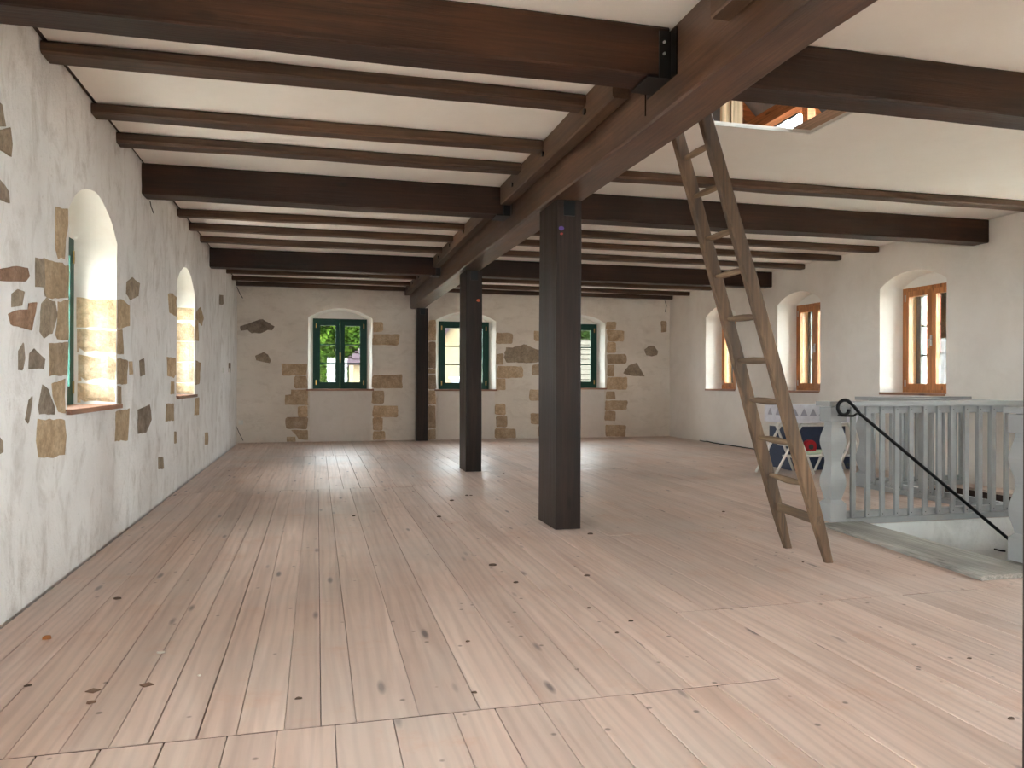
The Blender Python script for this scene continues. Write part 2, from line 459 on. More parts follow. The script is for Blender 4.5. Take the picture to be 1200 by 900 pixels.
# ------------------------------------------------------------------ walls with arched window niches
def arch_outline(s0, s1, sill, spring, crest, n=14):
    w = (s1 - s0) / 2; cx = (s0 + s1) / 2; h = crest - spring
    R = (w * w + h * h) / (2 * h); cz = crest - R
    a0 = math.asin(min(1, w / R))
    pts = []
    for i in range(8): pts.append((s0 + (s1 - s0) * i / 8, sill))
    for i in range(10): pts.append((s1, sill + (spring - sill) * i / 10))
    for i in range(n + 1):
        a = a0 - 2 * a0 * i / n
        pts.append((cx + R * math.sin(a), cz + R * math.cos(a)))
    for i in range(1, 10): pts.append((s0, spring - (spring - sill) * i / 10))
    return pts
def inside(p, poly):
    x, y = p; c = False; j = len(poly) - 1
    for i in range(len(poly)):
        xi, yi = poly[i]; xj, yj = poly[j]
        if (yi > y) != (yj > y) and x < (xj - xi) * (y - yi) / (yj - yi) + xi: c = not c
        j = i
    return c
def near_edge(p, poly, d):
    px, py = p
    j = len(poly) - 1
    for i in range(len(poly)):
        ax, ay = poly[j]; bx, by = poly[i]
        dx, dy = bx - ax, by - ay
        L2 = dx * dx + dy * dy
        t = max(0, min(1, ((px - ax) * dx + (py - ay) * dy) / L2)) if L2 else 0
        if (px - ax - t * dx) ** 2 + (py - ay - t * dy) ** 2 < d * d: return True
        j = i
    return False
def sheet(s0, s1, z0, z1, holes, step):
    pts = []; edges = []
    def loop(pl):
        n = len(pts); pts.extend(pl)
        edges.extend([(n + i, n + (i + 1) % len(pl)) for i in range(len(pl))])
    nb = max(1, int((s1 - s0) / step)); nz = max(1, int((z1 - z0) / step))
    bd = [(s0 + (s1 - s0) * i / nb, z0) for i in range(nb)] + [(s1, z0 + (z1 - z0) * i / nz) for i in range(nz)] \
        + [(s1 - (s1 - s0) * i / nb, z1) for i in range(nb)] + [(s0, z1 - (z1 - z0) * i / nz) for i in range(nz)]
    loop(bd)
    for h in holes: loop(h)
    boxes = [(min(p[0] for p in h) - step, max(p[0] for p in h) + step) for h in holes]
    for i in range(1, nb):
        for j in range(1, nz):
            p = (s0 + (s1 - s0) * (i + 0.5 * (j % 2)) / nb, z0 + (z1 - z0) * j / nz)
            if p[0] >= s1 - 0.3 * step: continue
            bad = False
            for h, (a, b_) in zip(holes, boxes):
                if a < p[0] < b_ and (inside(p, h) or near_edge(p, h, step * 0.35)):
                    bad = True; break
            if not bad: pts.append(p)
    vs, es, fs, _, _, _ = delaunay_2d_cdt([Vector(p) for p in pts], edges, [], 0, 1e-5)
    out = []
    for f in fs:
        c = (sum(vs[i].x for i in f) / 3, sum(vs[i].y for i in f) / 3)
        if not any(inside(c, h) for h in holes): out.append(tuple(f))
    return vs, out

class Wall:
    """vertical wall; s runs along it, d is the distance towards the room"""
    def __init__(self, name, origin, sdir, inward, s0, s1, mat, amp, thick=0.6):
        self.name, self.o, self.sd, self.n = name, Vector(origin), Vector(sdir), Vector(inward)
        self.s0, self.s1, self.mat, self.amp, self.thick = s0, s1, mat, amp, thick
        self.niches = []
        self.seed = sum(map(ord, name)) * 0.37
    def disp(self, s, z):
        k = self.seed
        return self.amp * (0.7 * noise.noise(Vector((s * 0.9, z * 0.9, k))) + 0.35 * noise.noise(Vector((s * 2.7, z * 2.7, k + 9))) + 0.22 * noise.noise(Vector((s * 8, z * 8, k + 20))))
    def P(self, s, z, d=None):
        if d is None: d = self.disp(s, z)
        return self.o + self.sd * s + self.n * d + Vector((0, 0, z))
    def niche(self, s0, s1, sill, spring, crest, depth, splay):
        self.niches.append((s0, s1, sill, spring, crest, depth, splay))
    def build(self, z0=-0.12, z1=ZC + 0.35, step=0.09):
        holes = []
        for (a, b_, sill, spring, crest, dep, spl) in self.niches:
            o = arch_outline(a, b_, sill, spring, crest)
            k = self.seed
            o = [(s + 0.008 * noise.noise(Vector((s * 6, z * 6, k + 3))) + 0.004 * noise.noise(Vector((s * 20, z * 20, k))),
                  z + (0.007 * noise.noise(Vector((s * 6, z * 6, k + 5))) if z > sill + 0.02 else 0)) for s, z in o]
            holes.append(o)
        vs, fs = sheet(self.s0, self.s1, z0, z1, holes, step)
        mb = MB()
        flip = self.sd.cross(Vector((0, 0, 1))).dot(self.n) < 0
        mb.add([self.P(v.x, v.y) for v in vs], [tuple(reversed(f)) if flip else f for f in fs], True)
        # outer face
        rects = []
        for (a, b_, sill, spring, crest, dep, spl) in self.niches:
            rects.append([(a + spl, sill), (b_ - spl, sill), (b_ - spl, spring), (a + spl, spring)])
        vs2, fs2 = sheet(self.s0, self.s1, z0, z1, rects, 1.2)
        mb.add([self.P(v.x, v.y, -self.thick) for v in vs2], [f if flip else tuple(reversed(f)) for f in fs2])
        wall = mb.build(self.name, self.mat, kind='structure')
        self.obj = wall
        # niche linings
        for hole, (a, b_, sill, spring, crest, dep, spl) in zip(holes, self.niches):
            m = MB()
            o1 = arch_outline(a + spl, b_ - spl, sill, spring, crest - spl * 0.35)
            n = len(hole)
            r0 = [self.P(s, z) for s, z in hole]
            mid = []
            for (p, q) in zip(hole, o1):
                s = (p[0] + q[0]) / 2; z = (p[1] + q[1]) / 2
                bul = 0.012 * noise.noise(Vector((s * 3, z * 3, 1.7)))
                mid.append(self.P(s + (bul if s < (a + b_) / 2 else -bul), z, -dep * 0.5))
            r1 = [self.P(s, z, -dep) for s, z in o1]
            rings = [r0, mid, r1]
            vsx = [p for r in rings for p in r]; fsx = []
            for i in range(2):
                for j in range(n):
                    q = (j + 1) % n
                    fc = (i * n + j, i * n + q, (i + 1) * n + q, (i + 1) * n + j)
                    fsx.append(fc if not flip else tuple(reversed(fc)))
            m.add(vsx, fsx, True)
            # tympanum above the window frame and the outer reveal
            arc = [self.P(s, z, -dep) for s, z in o1 if z >= spring - 1e-6]
            m.add(arc, [tuple(range(len(arc)))])
            a1, b1, t = a + spl, b_ - spl, self.thick
            for (p, q) in (((a1, sill), (b1, sill)), ((b1, sill), (b1, spring)), ((b1, spring), (a1, spring)), ((a1, spring), (a1, sill))):
                m.add([self.P(*p, -dep), self.P(*q, -dep), self.P(*q, -t), self.P(*p, -t)], [(0, 1, 2, 3)])
            m.build('niche_lining', 'plaster_niche_daylit', wall)
        return wall

WIN_N = [0]
def window(wall, idx, style, glass='glass'):
    """casement window of two sashes set in a niche"""
    a, b_, sill, spring, crest, dep, spl = wall.niches[idx]
    WIN_N[0] += 1
    w = (b_ - a) / 2 - spl; h = spring - sill; cs = (a + b_) / 2
    root = thing('window_%d' % WIN_N[0], wall.P(cs, sill, -dep), kind='structure')
    def leaf_window(y0, mat, bars, fr, st, hinges, th=0.06):
        T = lambda p: wall.P(cs + p.x, sill + p.z, -dep - y0 - p.y)
        f = MB(T)
        f.box((-w, 0, 0), (-w + fr, th, h)); f.box((w - fr, 0, 0), (w, th, h))
        f.box((-w + fr, 0, 0), (w - fr, th, fr)); f.box((-w + fr, 0, h - fr), (w - fr, th, h))
        f.build('frame', mat, root)
        for sgn in (-1, 1):
            x0, x1 = (-w + fr, -0.002) if sgn < 0 else (0.002, w - fr)
            s = MB(T)
            z0, z1 = fr, h - fr
            s.box((x0, -0.012, z0), (x0 + st, th - 0.02, z1)); s.box((x1 - st, -0.012, z0), (x1, th - 0.02, z1))
            s.box((x0 + st, -0.012, z0), (x1 - st, th - 0.02, z0 + st * 1.1)); s.box((x0 + st, -0.012, z1 - st), (x1 - st, th - 0.02, z1))
            so = s.build('sash', mat, root)
            zz = [z0 + st * 1.1] + [z0 + st * 1.1 + (z1 - z0 - st * 2.1) * (i + 1) / (bars + 1) for i in range(bars)] + [z1 - st]
            for i in range(bars):
                MB(T).box((x0 + st, -0.004, zz[i + 1] - 0.012), (x1 - st, th - 0.028, zz[i + 1] + 0.012)).build('glazing_bar', mat, so)
            for i in range(bars + 1):
                lo, hi = zz[i] + (0.012 if i else 0), zz[i + 1] - (0.012 if i < bars else 0)
                MB(T).box((x0 + st, 0.012, lo), (x1 - st, 0.016, hi)).build('pane', glass, so)
            if hinges:
                xh = x0 + 0.002 if sgn < 0 else x1 - 0.022
                for zc in (z0 + 0.04, z1 - 0.13):
                    MB(T).box((xh, -0.02, zc), (xh + 0.02, -0.011, zc + 0.09)).build('hinge', hinges, so)
        return T
    if style == 'green':
        T = leaf_window(0.0, 'green', 2, 0.05, 0.085, 'brass')
        hd = MB(T)
        hd.box((-0.012, -0.026, h * 0.42), (0.012, -0.012, h * 0.52)); hd.tube([Vector((0, -0.026, h * 0.47)), Vector((0, -0.055, h * 0.47)), Vector((0, -0.058, h * 0.38))], 0.008, 8)
        hd.build('handle', 'brass', root)
    else:
        T = leaf_window(0.0, 'larch', 0, 0.05, 0.07, 'chrome')
        hd = MB(T)
        hd.box((-0.012, -0.026, h * 0.44), (0.012, -0.012, h * 0.54)); hd.tube([Vector((0, -0.026, h * 0.5)), Vector((0, -0.055, h * 0.5)), Vector((0, -0.058, h * 0.42))], 0.008, 8)
        hd.build('handle', 'chrome', root)
        leaf_window(0.2, 'slate', 2, 0.05, 0.06, None)
        T2 = lambda p: wall.P(cs + p.x, sill + p.z, -dep - p.y)
        lin = MB(T2)
        lin.box((-w + 0.001, 0.06, 0.001), (-w + 0.02, 0.2, h - 0.001)); lin.box((w - 0.02, 0.06, 0.001), (w - 0.001, 0.2, h - 0.001))
        lin.box((-w + 0.02, 0.06, h - 0.02), (w - 0.02, 0.2, h - 0.001)); lin.box((-w + 0.02, 0.06, 0.001), (w - 0.02, 0.2, 0.02))
        lin.build('lining', 'lining', root)
    # sill board
    sm = 'sill_y' if abs(wall.sd.y) > 0.5 else 'sill'
    e = 0.03 if style == 'green' else -0.01
    pr = 0.035 if style == 'green' else 0.02
    sb = MB()
    prof = [(-w - 0.0, -dep + 0.012), (w + 0.0, -dep + 0.012), ((b_ - a) / 2 - 0.004, -0.002), ((b_ - a) / 2 + e, -0.002), ((b_ - a) / 2 + e, pr), (-(b_ - a) / 2 - e, pr), (-(b_ - a) / 2 - e, -0.002), (-(b_ - a) / 2 + 0.004, -0.002)]
    zt, zb_ = sill + 0.012, sill - 0.02
    ring = [[wall.P(cs + s, z, max(d, -dep)) for s, d in prof] for z in (sill + 0.001, zt)]
    sb.loft(ring)
    prof2 = [((b_ - a) / 2 + e, 0.004), ((b_ - a) / 2 + e, pr), (-(b_ - a) / 2 - e, pr), (-(b_ - a) / 2 - e, 0.004)]
    sb.loft([[wall.P(cs + s, z, d) for s, d in prof2] for z in (zb_, sill + 0.001)])
    sb.build('sill_board', sm, root)
    # daylight portal: helps the renderer find the sky through this opening (emits nothing itself)
    ld = bpy.data.lights.new('window_portal', 'AREA')
    ld.shape = 'RECTANGLE'; ld.size = 2 * w; ld.size_y = h
    ld.cycles.is_portal = True
    lo = bpy.data.objects.new('window_portal', ld)
    COL.objects.link(lo)
    lo.location = wall.P(cs, sill + h / 2, -wall.thick + 0.03)
    lo.rotation_euler = (-wall.n).to_track_quat('Z', 'Y').to_euler()
    return root

wl = Wall('wall_left', (XL, 0, 0), (0, 1, 0), (1, 0, 0), YF - 0.05, YB + 0.05, 'plaster_left', 0.016)
for (a, b_) in ((-2.6, -1.4), (-0.6, 0.6), (1.5, 2.7)):  # unseen windows behind the camera, added to bring in daylight
    wl.niche(a, b_, 0.965, 2.2, 2.42, 0.27, 0.07)
wl.niche(5.10, 6.27, 0.965, 2.17, 2.41, 0.27, 0.07)
wl.niche(8.79, 10.0, 0.975, 2.20, 2.43, 0.27, 0.07)
wl.build()
wb = Wall('wall_back', (0, YB, 0), (1, 0, 0), (0, -1, 0), XL - 0.05, XR + 0.05, 'plaster_back', 0.014)
wb.niche(-0.164, 1.034, 0.99, 2.365, 2.545, 0.26, 0.085)
wb.niche(2.282, 3.49, 0.985, 2.365, 2.54, 0.26, 0.085)
wb.niche(4.62, 5.832, 1.015, 2.375, 2.55, 0.26, 0.085)
wb.build()
wr = Wall('wall_right', (XR, 0, 0), (0, 1, 0), (-1, 0, 0), YF - 0.05, YB + 0.05, 'plaster_right', 0.006, thick=0.7)
for (a, b_) in ((-1.9, -0.78), (0.5, 1.62), (2.9, 4.02), (5.28, 6.4), (7.66, 8.785), (10.045, 11.15), (12.445, 13.55)):  # the first four are out of view, added for more daylight
    wr.niche(a, b_, 1.015, 2.41, 2.58, 0.32, 0.05)
wr.build()
wf = Wall('wall_front', (0, YF, 0), (1, 0, 0), (0, 1, 0), XL - 0.05, XR + 0.05, 'plaster_back', 0.012)
for (a, b_) in ((0.2, 1.5), (4.2, 5.5)):  # unseen pair added in the end wall to let daylight in
    wf.niche(a, b_, 0.96, 2.3, 2.5, 0.26, 0.085)
wf.build()
for i in range(5): window(wl, i, 'green', 'dim_toned_glass' if i > 2 else 'glass')
for i in range(3): window(wb, i, 'green', 'dim_grey_glass')
for i in range(7): window(wr, i, 'larch', 'dim_toned_glass' if i > 3 else 'glass')
for i in range(2): window(wf, i, 'green')

# smooth infill panels under the back windows
for (a, b_, sill, *_r) in wb.niches:
    mb = MB()
    y1 = YB + 0.02; y0 = YB - 0.012
    mb.box((a + 0.03, y0, 0.0), (b_ - 0.02, y1, sill - 0.025))
    mb.build('infill_panel', 'plaster_infill', wb.obj)

# ------------------------------------------------------------------ stones showing through the plaster
def stone(wall, pts2d, mat, proud=0.007, inset=0.008, seed=0, axis='x'):
    """pts2d: outline in wall coordinates (s, z)"""
    rnd = random.Random(seed)
    # densify and roughen the outline
    dense = []
    for i in range(len(pts2d)):
        a = Vector(pts2d[i]); b_ = Vector(pts2d[(i + 1) % len(pts2d)])
        n = max(1, min(7, int((b_ - a).length / 0.045)))
        for k in range(n): dense.append(a.lerp(b_, k / n))
    c = sum(dense, Vector((0, 0))) / len(dense)
    out = []
    for p in dense:
        d = p - c
        j = 1 + 0.09 * noise.noise(Vector((p.x * 11, p.y * 11, seed))) + 0.05 * noise.noise(Vector((p.x * 37, p.y * 37, seed + 5)))
        out.append(c + d * j)
    m = MB()
    r_base = [wall.P(p.x, p.y, -0.03) for p in out]
    r_low = [wall.P(p.x, p.y, wall.disp(p.x, p.y) + proud * 0.25) for p in out]
    tops = []
    for p in out:
        q = c + (p - c) * max(0.5, 1 - inset / max(0.02, (p - c).length))
        tops.append(wall.P(q.x, q.y, wall.disp(q.x, q.y) + proud * (0.8 + 0.5 * noise.noise(Vector((q.x * 12, q.y * 12, seed))))))
    n = len(out)
    vs = r_base + r_low + tops + [wall.P(c.x, c.y, wall.disp(c.x, c.y) + proud * 1.3)]
    fs = []
    flip = wall.sd.cross(Vector((0, 0, 1))).dot(wall.n) < 0
    for i in range(2):
        for j in range(n):
            q = (j + 1) % n
            fs.append((i * n + j, i * n + q, (i + 1) * n + q, (i + 1) * n + j))
    for j in range(n): fs.append((2 * n + j, 2 * n + (j + 1) % n, 3 * n))
    m.add(vs, fs)
    return m.build('stone', mat, wall.obj)
def to_wall(wall, px, py):
    if abs(wall.sd.x) > 0.5:
        p = on_y(px, py, wall.o.y); return (p.x, p.z)
    p = on_x(px, py, wall.o.x); return (p.y, p.z)
SEED = [0]
def crop_stones(wall, ox, oy, k, items):
    for mat, it in items:
        SEED[0] += 1
        if isinstance(it[0], tuple): poly = it
        else:
            x0, y0, x1, y1 = it
            rnd = random.Random(SEED[0]); e = min(x1 - x0, y1 - y0) * 0.12
            j = lambda: (rnd.random() - 0.5) * e
            poly = [(x0 + e + j(), y0 + j()), (x1 - e + j(), y0 + j()), (x1 + j(), y0 + e + j()), (x1 + j(), y1 - e + j()), (x1 - e + j(), y1 + j()), (x0 + e + j(), y1 + j()), (x0 + j(), y1 - e + j()), (x0 + j(), y0 + e + j())]
        pts = [to_wall(wall, ox + x / k, oy + y / k) for x, y in poly]
        pts = [(s, max(z, 0.004)) for s, z in pts]
        stone(wall, pts, mat, seed=SEED[0])
S, G_, R_ = 'sandstone_back', 'greystone', 'redstone'
crop_stones(wb, 260, 320, 4.285, [
    (G_, [(88, 268), (130, 255), (170, 240), (205, 232), (235, 250), (265, 268), (255, 288), (230, 286), (195, 302), (150, 302), (128, 285), (95, 290)]),
    (G_, [(168, 415), (210, 396), (232, 410), (246, 440), (240, 452), (205, 446), (172, 438)]),
    (S, (298, 455, 428, 515)), (S, (365, 518, 430, 580)), (S, [(348, 585), (433, 585), (433, 662), (318, 662), (316, 612), (348, 610)]),
    (S, (380, 667, 433, 722)), (S, (322, 726, 433, 784)), (S, [(345, 788), (433, 788), (433, 838), (385, 835), (372, 812)]), (S, (325, 822, 370, 850)),
    (S, (757, 247, 808, 295)), (S, (757, 307, 890, 362)), (S, (757, 512, 908, 577)), (S, (753, 588, 817, 658)), (S, (757, 663, 884, 722)), (S, (757, 726, 806, 790)), (S, (757, 794, 822, 840)),
    (S, (1036, 237, 1074, 340)), (S, (1036, 345, 1074, 480)), (S, (1036, 483, 1074, 505)), (S, (1036, 510, 1076, 582)), (S, (1036, 588, 1074, 660)), (S, (1036, 664, 1074, 780)), (S, (1036, 784, 1074, 838)),
])
crop_stones(wb, 500, 320, 4.0, [
    (S, (326, 278, 405, 330)), (S, (326, 378, 360, 430)), (S, (328, 437, 452, 491)), (S, (328, 495, 371, 549)), (S, (321, 615, 372, 665)), (S, (322, 670, 378, 723)), (S, (320, 728, 418, 776)),
    (G_, [(362, 372), (375, 350), (425, 345), (455, 334), (490, 345), (523, 360), (545, 375), (540, 412), (500, 420), (455, 423), (420, 418), (370, 420), (364, 395)]),
    (S, (502, 272, 560, 318)), (S, (492, 428, 555, 477)), (S, (481, 545, 560, 600)), (S, (485, 655, 556, 708)), (S, (520, 715, 556, 766)), (S, (525, 330, 556, 420)), (S, (528, 482, 556, 540)), (S, (528, 605, 556, 650)),
    (S, (842, 228, 888, 262)), (S, (846, 266, 924, 320)), (S, (846, 324, 886, 376)), (S, (846, 380, 937, 425)), (S, (846, 431, 880, 484)), (S, (846, 489, 942, 545)), (S, (838, 553, 884, 592)), (S, (836, 598, 942, 642)), (S, (834, 647, 884, 690)), (S, (836, 712, 936, 766)),
    (S, (1098, 225, 1126, 276)),
    (G_, [(1018, 358), (1040, 342), (1065, 340), (1083, 365), (1080, 385), (1055, 390), (1030, 385)]),
    (G_, [(918, 470), (945, 435), (985, 420), (1005, 455), (1022, 485), (960, 482)]),
])
S = 'sandstone'
crop_stones(wl, 0, 300, 3.6, [
    (S, [(182, 12), (283, 40), (284, 178), (215, 178), (184, 174)]), (G_, [(144, 6), (180, 14), (182, 172), (176, 130), (140, 130)]),
    (G_, [(165, 200), (190, 178), (225, 195), (233, 250), (215, 330), (180, 345), (160, 320)]),
    (S, [(238, 190), (284, 185), (284, 355), (238, 350), (228, 330), (238, 255)]), (S, [(200, 368), (282, 362), (279, 505), (205, 505)]),
    (G_, [(160, 640), (175, 540), (200, 560), (233, 640), (228, 668), (165, 668)]), (S, [(215, 538), (274, 518), (274, 662), (246, 658), (238, 635), (222, 590)]),
    (S, [(158, 686), (273, 690), (276, 760), (268, 835), (225, 850), (165, 850), (155, 780)]),
    (R_, [(-30, 60), (60, 40), (105, 50), (115, 85), (100, 108), (-30, 105)]), (G_, [(40, 160), (65, 138), (92, 150), (85, 210), (40, 215)]),
    (R_, [(28, 245), (60, 228), (110, 225), (112, 198), (145, 195), (130, 315), (35, 290)]), (G_, [(75, 400), (95, 365), (103, 430), (95, 485), (78, 480)]),
    (G_, [(122, 410), (140, 390), (182, 435), (180, 475), (120, 478)]), (G_, [(103, 690), (118, 610), (133, 590), (128, 660), (115, 710)]), (G_, [(-20, 735), (15, 780), (18, 830), (-20, 855)]),
    (S, [(496, 180), (520, 185), (545, 210), (545, 295), (500, 308), (496, 300)]), (S, [(496, 312), (515, 310), (522, 415), (496, 415)]), (S, [(496, 432), (538, 440), (535, 540), (496, 540)]), (S, [(496, 545), (512, 550), (512, 622), (496, 622)]),
    (S, [(543, 445), (558, 445), (558, 500), (545, 500)]), (S, [(487, 655), (545, 645), (540, 780), (487, 782)]), (G_, [(535, 110), (560, 90), (588, 115), (585, 170), (550, 185), (532, 160)]),
    (G_, [(585, 440), (605, 430), (610, 500), (590, 508)]), (G_, [(580, 650), (630, 625), (635, 690), (615, 745), (580, 750)]),
    (S, [(708, 160), (725, 155), (743, 175), (743, 255), (715, 240)]), (S, [(705, 425), (742, 430), (743, 500), (735, 515), (708, 505)]), (S, [(722, 530), (736, 530), (736, 582), (720, 584)]), (S, [(700, 622), (735, 622), (733, 695), (698, 698)]),
    (S, [(824, 240), (845, 215), (858, 260), (850, 295), (824, 262)]), (S, [(824, 268), (836, 272), (836, 360), (824, 355)]), (S, [(824, 440), (845, 450), (840, 540), (824, 545)]), (S, [(822, 600), (840, 596), (838, 670), (820, 672)]),
    (S, (735, 740, 745, 790)), (S, (865, 745, 878, 795)), (G_, (665, 848, 688, 900)), (G_, (925, 165, 940, 205)), (G_, (965, 450, 973, 490)),
])
crop_stones(wl, 0, 80, 3.6, [
    (S, [(230, 582), (280, 592), (281, 660), (270, 720), (265, 805), (238, 806), (225, 760), (228, 660)]),
    (G_, [(-30, 130), (10, 150), (25, 245), (-30, 252)]), (G_, [(-30, 258), (45, 250), (55, 320), (50, 375), (0, 345), (-30, 340)]), (G_, [(-30, 440), (15, 490), (35, 520), (35, 570), (-30, 545)]),
])
# quoins lining the jambs of the two long-wall niches in view
def jamb_stones(wall, idx, zs, far):
    a, b_, sill, spring, crest, dep, spl = wall.niches[idx]
    for z0, z1 in zs:
        SEED[0] += 1
        rnd = random.Random(SEED[0])
        m = MB()
        sg = -1 if far else 1
        base_s = b_ if far else a
        d0, d1 = -0.004, -dep + 0.012 + rnd.random() * 0.02
        nd, nz_ = 5, 4
        vs = []
        for i in range(nd + 1):
            for j in range(nz_ + 1):
                d = d0 + (d1 - d0) * i / nd; z = z0 + (z1 - z0) * j / nz_
                edge = i in (0, nd) or j in (0, nz_)
                off = 0.0 if edge else 0.014 + 0.008 * noise.noise(Vector((d * 14, z * 14, SEED[0])))
                s = base_s + sg * (spl * (-d / dep) + off + 0.002)
                jz = 0.006 * noise.noise(Vector((d * 9, z * 30, 4.4))) if edge else 0
                vs.append(wall.P(s, z + jz, d))
        fs = [(i * (nz_ + 1) + j, (i + 1) * (nz_ + 1) + j, (i + 1) * (nz_ + 1) + j + 1, i * (nz_ + 1) + j + 1) for i in range(nd) for j in range(nz_)]
        m.add(vs, fs)
        m.build('stone', 'reveal_stone', wall.obj)
for far in (True, False):
    jamb_stones(wl, 3, [(0.99, 1.13), (1.145, 1.34), (1.355, 1.52), (1.535, 1.755)], far)
    jamb_stones(wl, 4, [(0.995, 1.12), (1.13, 1.37), (1.38, 1.62), (1.63, 1.86), (1.875, 2.03)], far)

# ------------------------------------------------------------------ floor: planks over a dark subfloor, stair opening left free
HOLES = [(4.2, 7.0, 3.95, 5.38), (5.93, 7.0, 5.38, 7.2)]
def free_rects(x0, x1, y0, y1):
    out = [(y0, y1)]
    for hx0, hx1, hy0, hy1 in HOLES:
        if x1 <= hx0 + 1e-4 or x0 >= hx1 - 1e-4: continue
        nxt = []
        for a, b_ in out:
            if b_ <= hy0 or a >= hy1: nxt.append((a, b_)); continue
            if a < hy0 - 1e-4: nxt.append((a, hy0))
            if b_ > hy1 + 1e-4: nxt.append((hy1, b_))
        out = nxt
    return out
fl = MB()
xs = [XL - 0.3, 4.2, 5.93, 7.0, XR + 0.3]
for x0, x1 in zip(xs, xs[1:]):
    for a, b_ in free_rects(x0, x1, YF - 0.3, YB + 0.3):
        fl.box((x0, a, -0.26), (x1, b_, -0.03))
floor = fl.build('floor', 'subfloor', kind='structure', origin=(0, 0, 0))
rnd = random.Random(11)
def columns(x0, x1, fixed=()):
    xs_ = [x0]
    fixed = sorted(fixed)
    while xs_[-1] < x1 - 0.01:
        nx = xs_[-1] + rnd.uniform(0.14, 0.225)
        for f in fixed + [x1]:
            if xs_[-1] < f - 0.01 and nx > f - 0.09:
                nx = f; break
        xs_.append(min(nx, x1))
    return xs_
meas = [-0.629, -0.516, -0.372, -0.25, -0.101, 0.016, 0.133, 0.346, 0.559, 0.787, 1.014]
mainL = [XL + 0.028, -1.25, -1.06, -0.92, -0.77] + meas + [1.2, 1.38, 1.56, 1.745]
R0, R1 = 1.745, XR - 0.012
fx = [4.2, 5.93, 7.0]
bays = []
bays.append((mainL, 2.646, 8.4325))
bays.append((columns(XL + 0.028, R0), YF + 0.02, 2.640))
bays.append((columns(XL + 0.028, R0), 8.4385, 12.2))
bays.append((columns(XL + 0.028, R0), 12.206, YB - 0.02))
bays.append((columns(R0, R1, fx), YF + 0.02, 3.5285))
bays.append((columns(R0, R1, fx), 3.5345, 5.4065))
bays.append((columns(R0, R1, fx), 5.4125, 9.6505))
bays.append((columns(R0, R1, fx), 9.6565, 13.1015))
bays.append((columns(R0, R1, fx), 13.1075, YB - 0.02))
for xs_, y0, y1 in bays:
    for a, b_ in zip(xs_, xs_[1:]):
        for ya, yb_ in free_rects(a, b_, y0, y1):
            if yb_ - ya < 0.05: continue
            gp = rnd.choice([0.0008, 0.0012, 0.0022])
            z = rnd.uniform(-0.001, 0.0004)
            t0, t1 = z + rnd.uniform(-0.0004, 0.0004), z + rnd.uniform(-0.0004, 0.0004)
            x0, x1 = a + gp, b_ - gp
            e0, e1 = ya + rnd.uniform(0.0, 0.001), yb_ - rnd.uniform(0.0, 0.001)
            c = 0.0015
            m = MB()
            prof = [(x0, -0.029), (x1, -0.029), (x1, -c), (x1 - c, 0), (x0 + c, 0), (x0, -c)]
            m.loft([[(p, yy, q + (tt if q > -0.02 else 0)) for p, q in reversed(prof)] for yy, tt in ((e0, t0), (e1, t1))])
            m.build('plank', 'plank', floor)

# dirt packed into the cross joints between the plank bays
for xa, xb, yy in ((XL + 0.028, R0, 2.643), (XL + 0.028, R0, 8.4355), (XL + 0.028, R0, 12.203), (R0, R1, 3.5315), (R0, 4.19, 5.4095), (R0, R1, 9.6535), (R0, R1, 13.1045)):
    if yy == 3.5315: xb = R1
    MB().box((xa, yy - 0.003, -0.029), (xb, yy + 0.003, -0.0016)).build('joint_dirt', 'subfloor', floor)

# ------------------------------------------------------------------ ceiling with a roof hatch
HX0, HX1, HY0, HY1 = 2.14, 3.53, 4.02, 4.975
ce = MB()
for (x0, x1, y0, y1) in ((XL + 0.024, HX0, YF - 0.3, YB + 0.3), (HX1, XR + 0.3, YF - 0.3, YB + 0.3), (HX0, HX1, YF - 0.3, HY0), (HX0, HX1, HY1, YB + 0.3)):
    ce.box((x0, y0, ZC), (x1, y1, ZC + 0.03))
ce.build('ceiling', 'ceiling', kind='structure', origin=(0, 0, 0))
MB().box((XL - 0.3, YF - 0.3, ZC + 0.012), (XL + 0.023, YB + 0.3, ZC + 0.03)).build('ceiling_shade_strip', 'subfloor', kind='structure')  # dark strip above the ceiling gap, standing in for its shadow line

# ------------------------------------------------------------------ beams, joists, ledgers, posts
B0, B1, ZB = 1.77, 2.03, 2.575
main = thing('ceiling_beam', (1.9, 6, ZB), 'massive dark brown centre beam running the length of the room on posts', 'beam')
timber('y', (B0, YF, ZB), (B1, YB - 0.005, ZC - 0.002), chamfer=0.012, jit=0.012, seg=0.3, seed=1).build('beam_timber', 'beam_y', main)
# visible splice line on the side of the beam
MB().box((B0 - 0.002, 3.98, ZB + 0.06), (B0 + 0.004, 3.988, ZC - 0.14)).build('splice_joint', 'dark_steel', main)

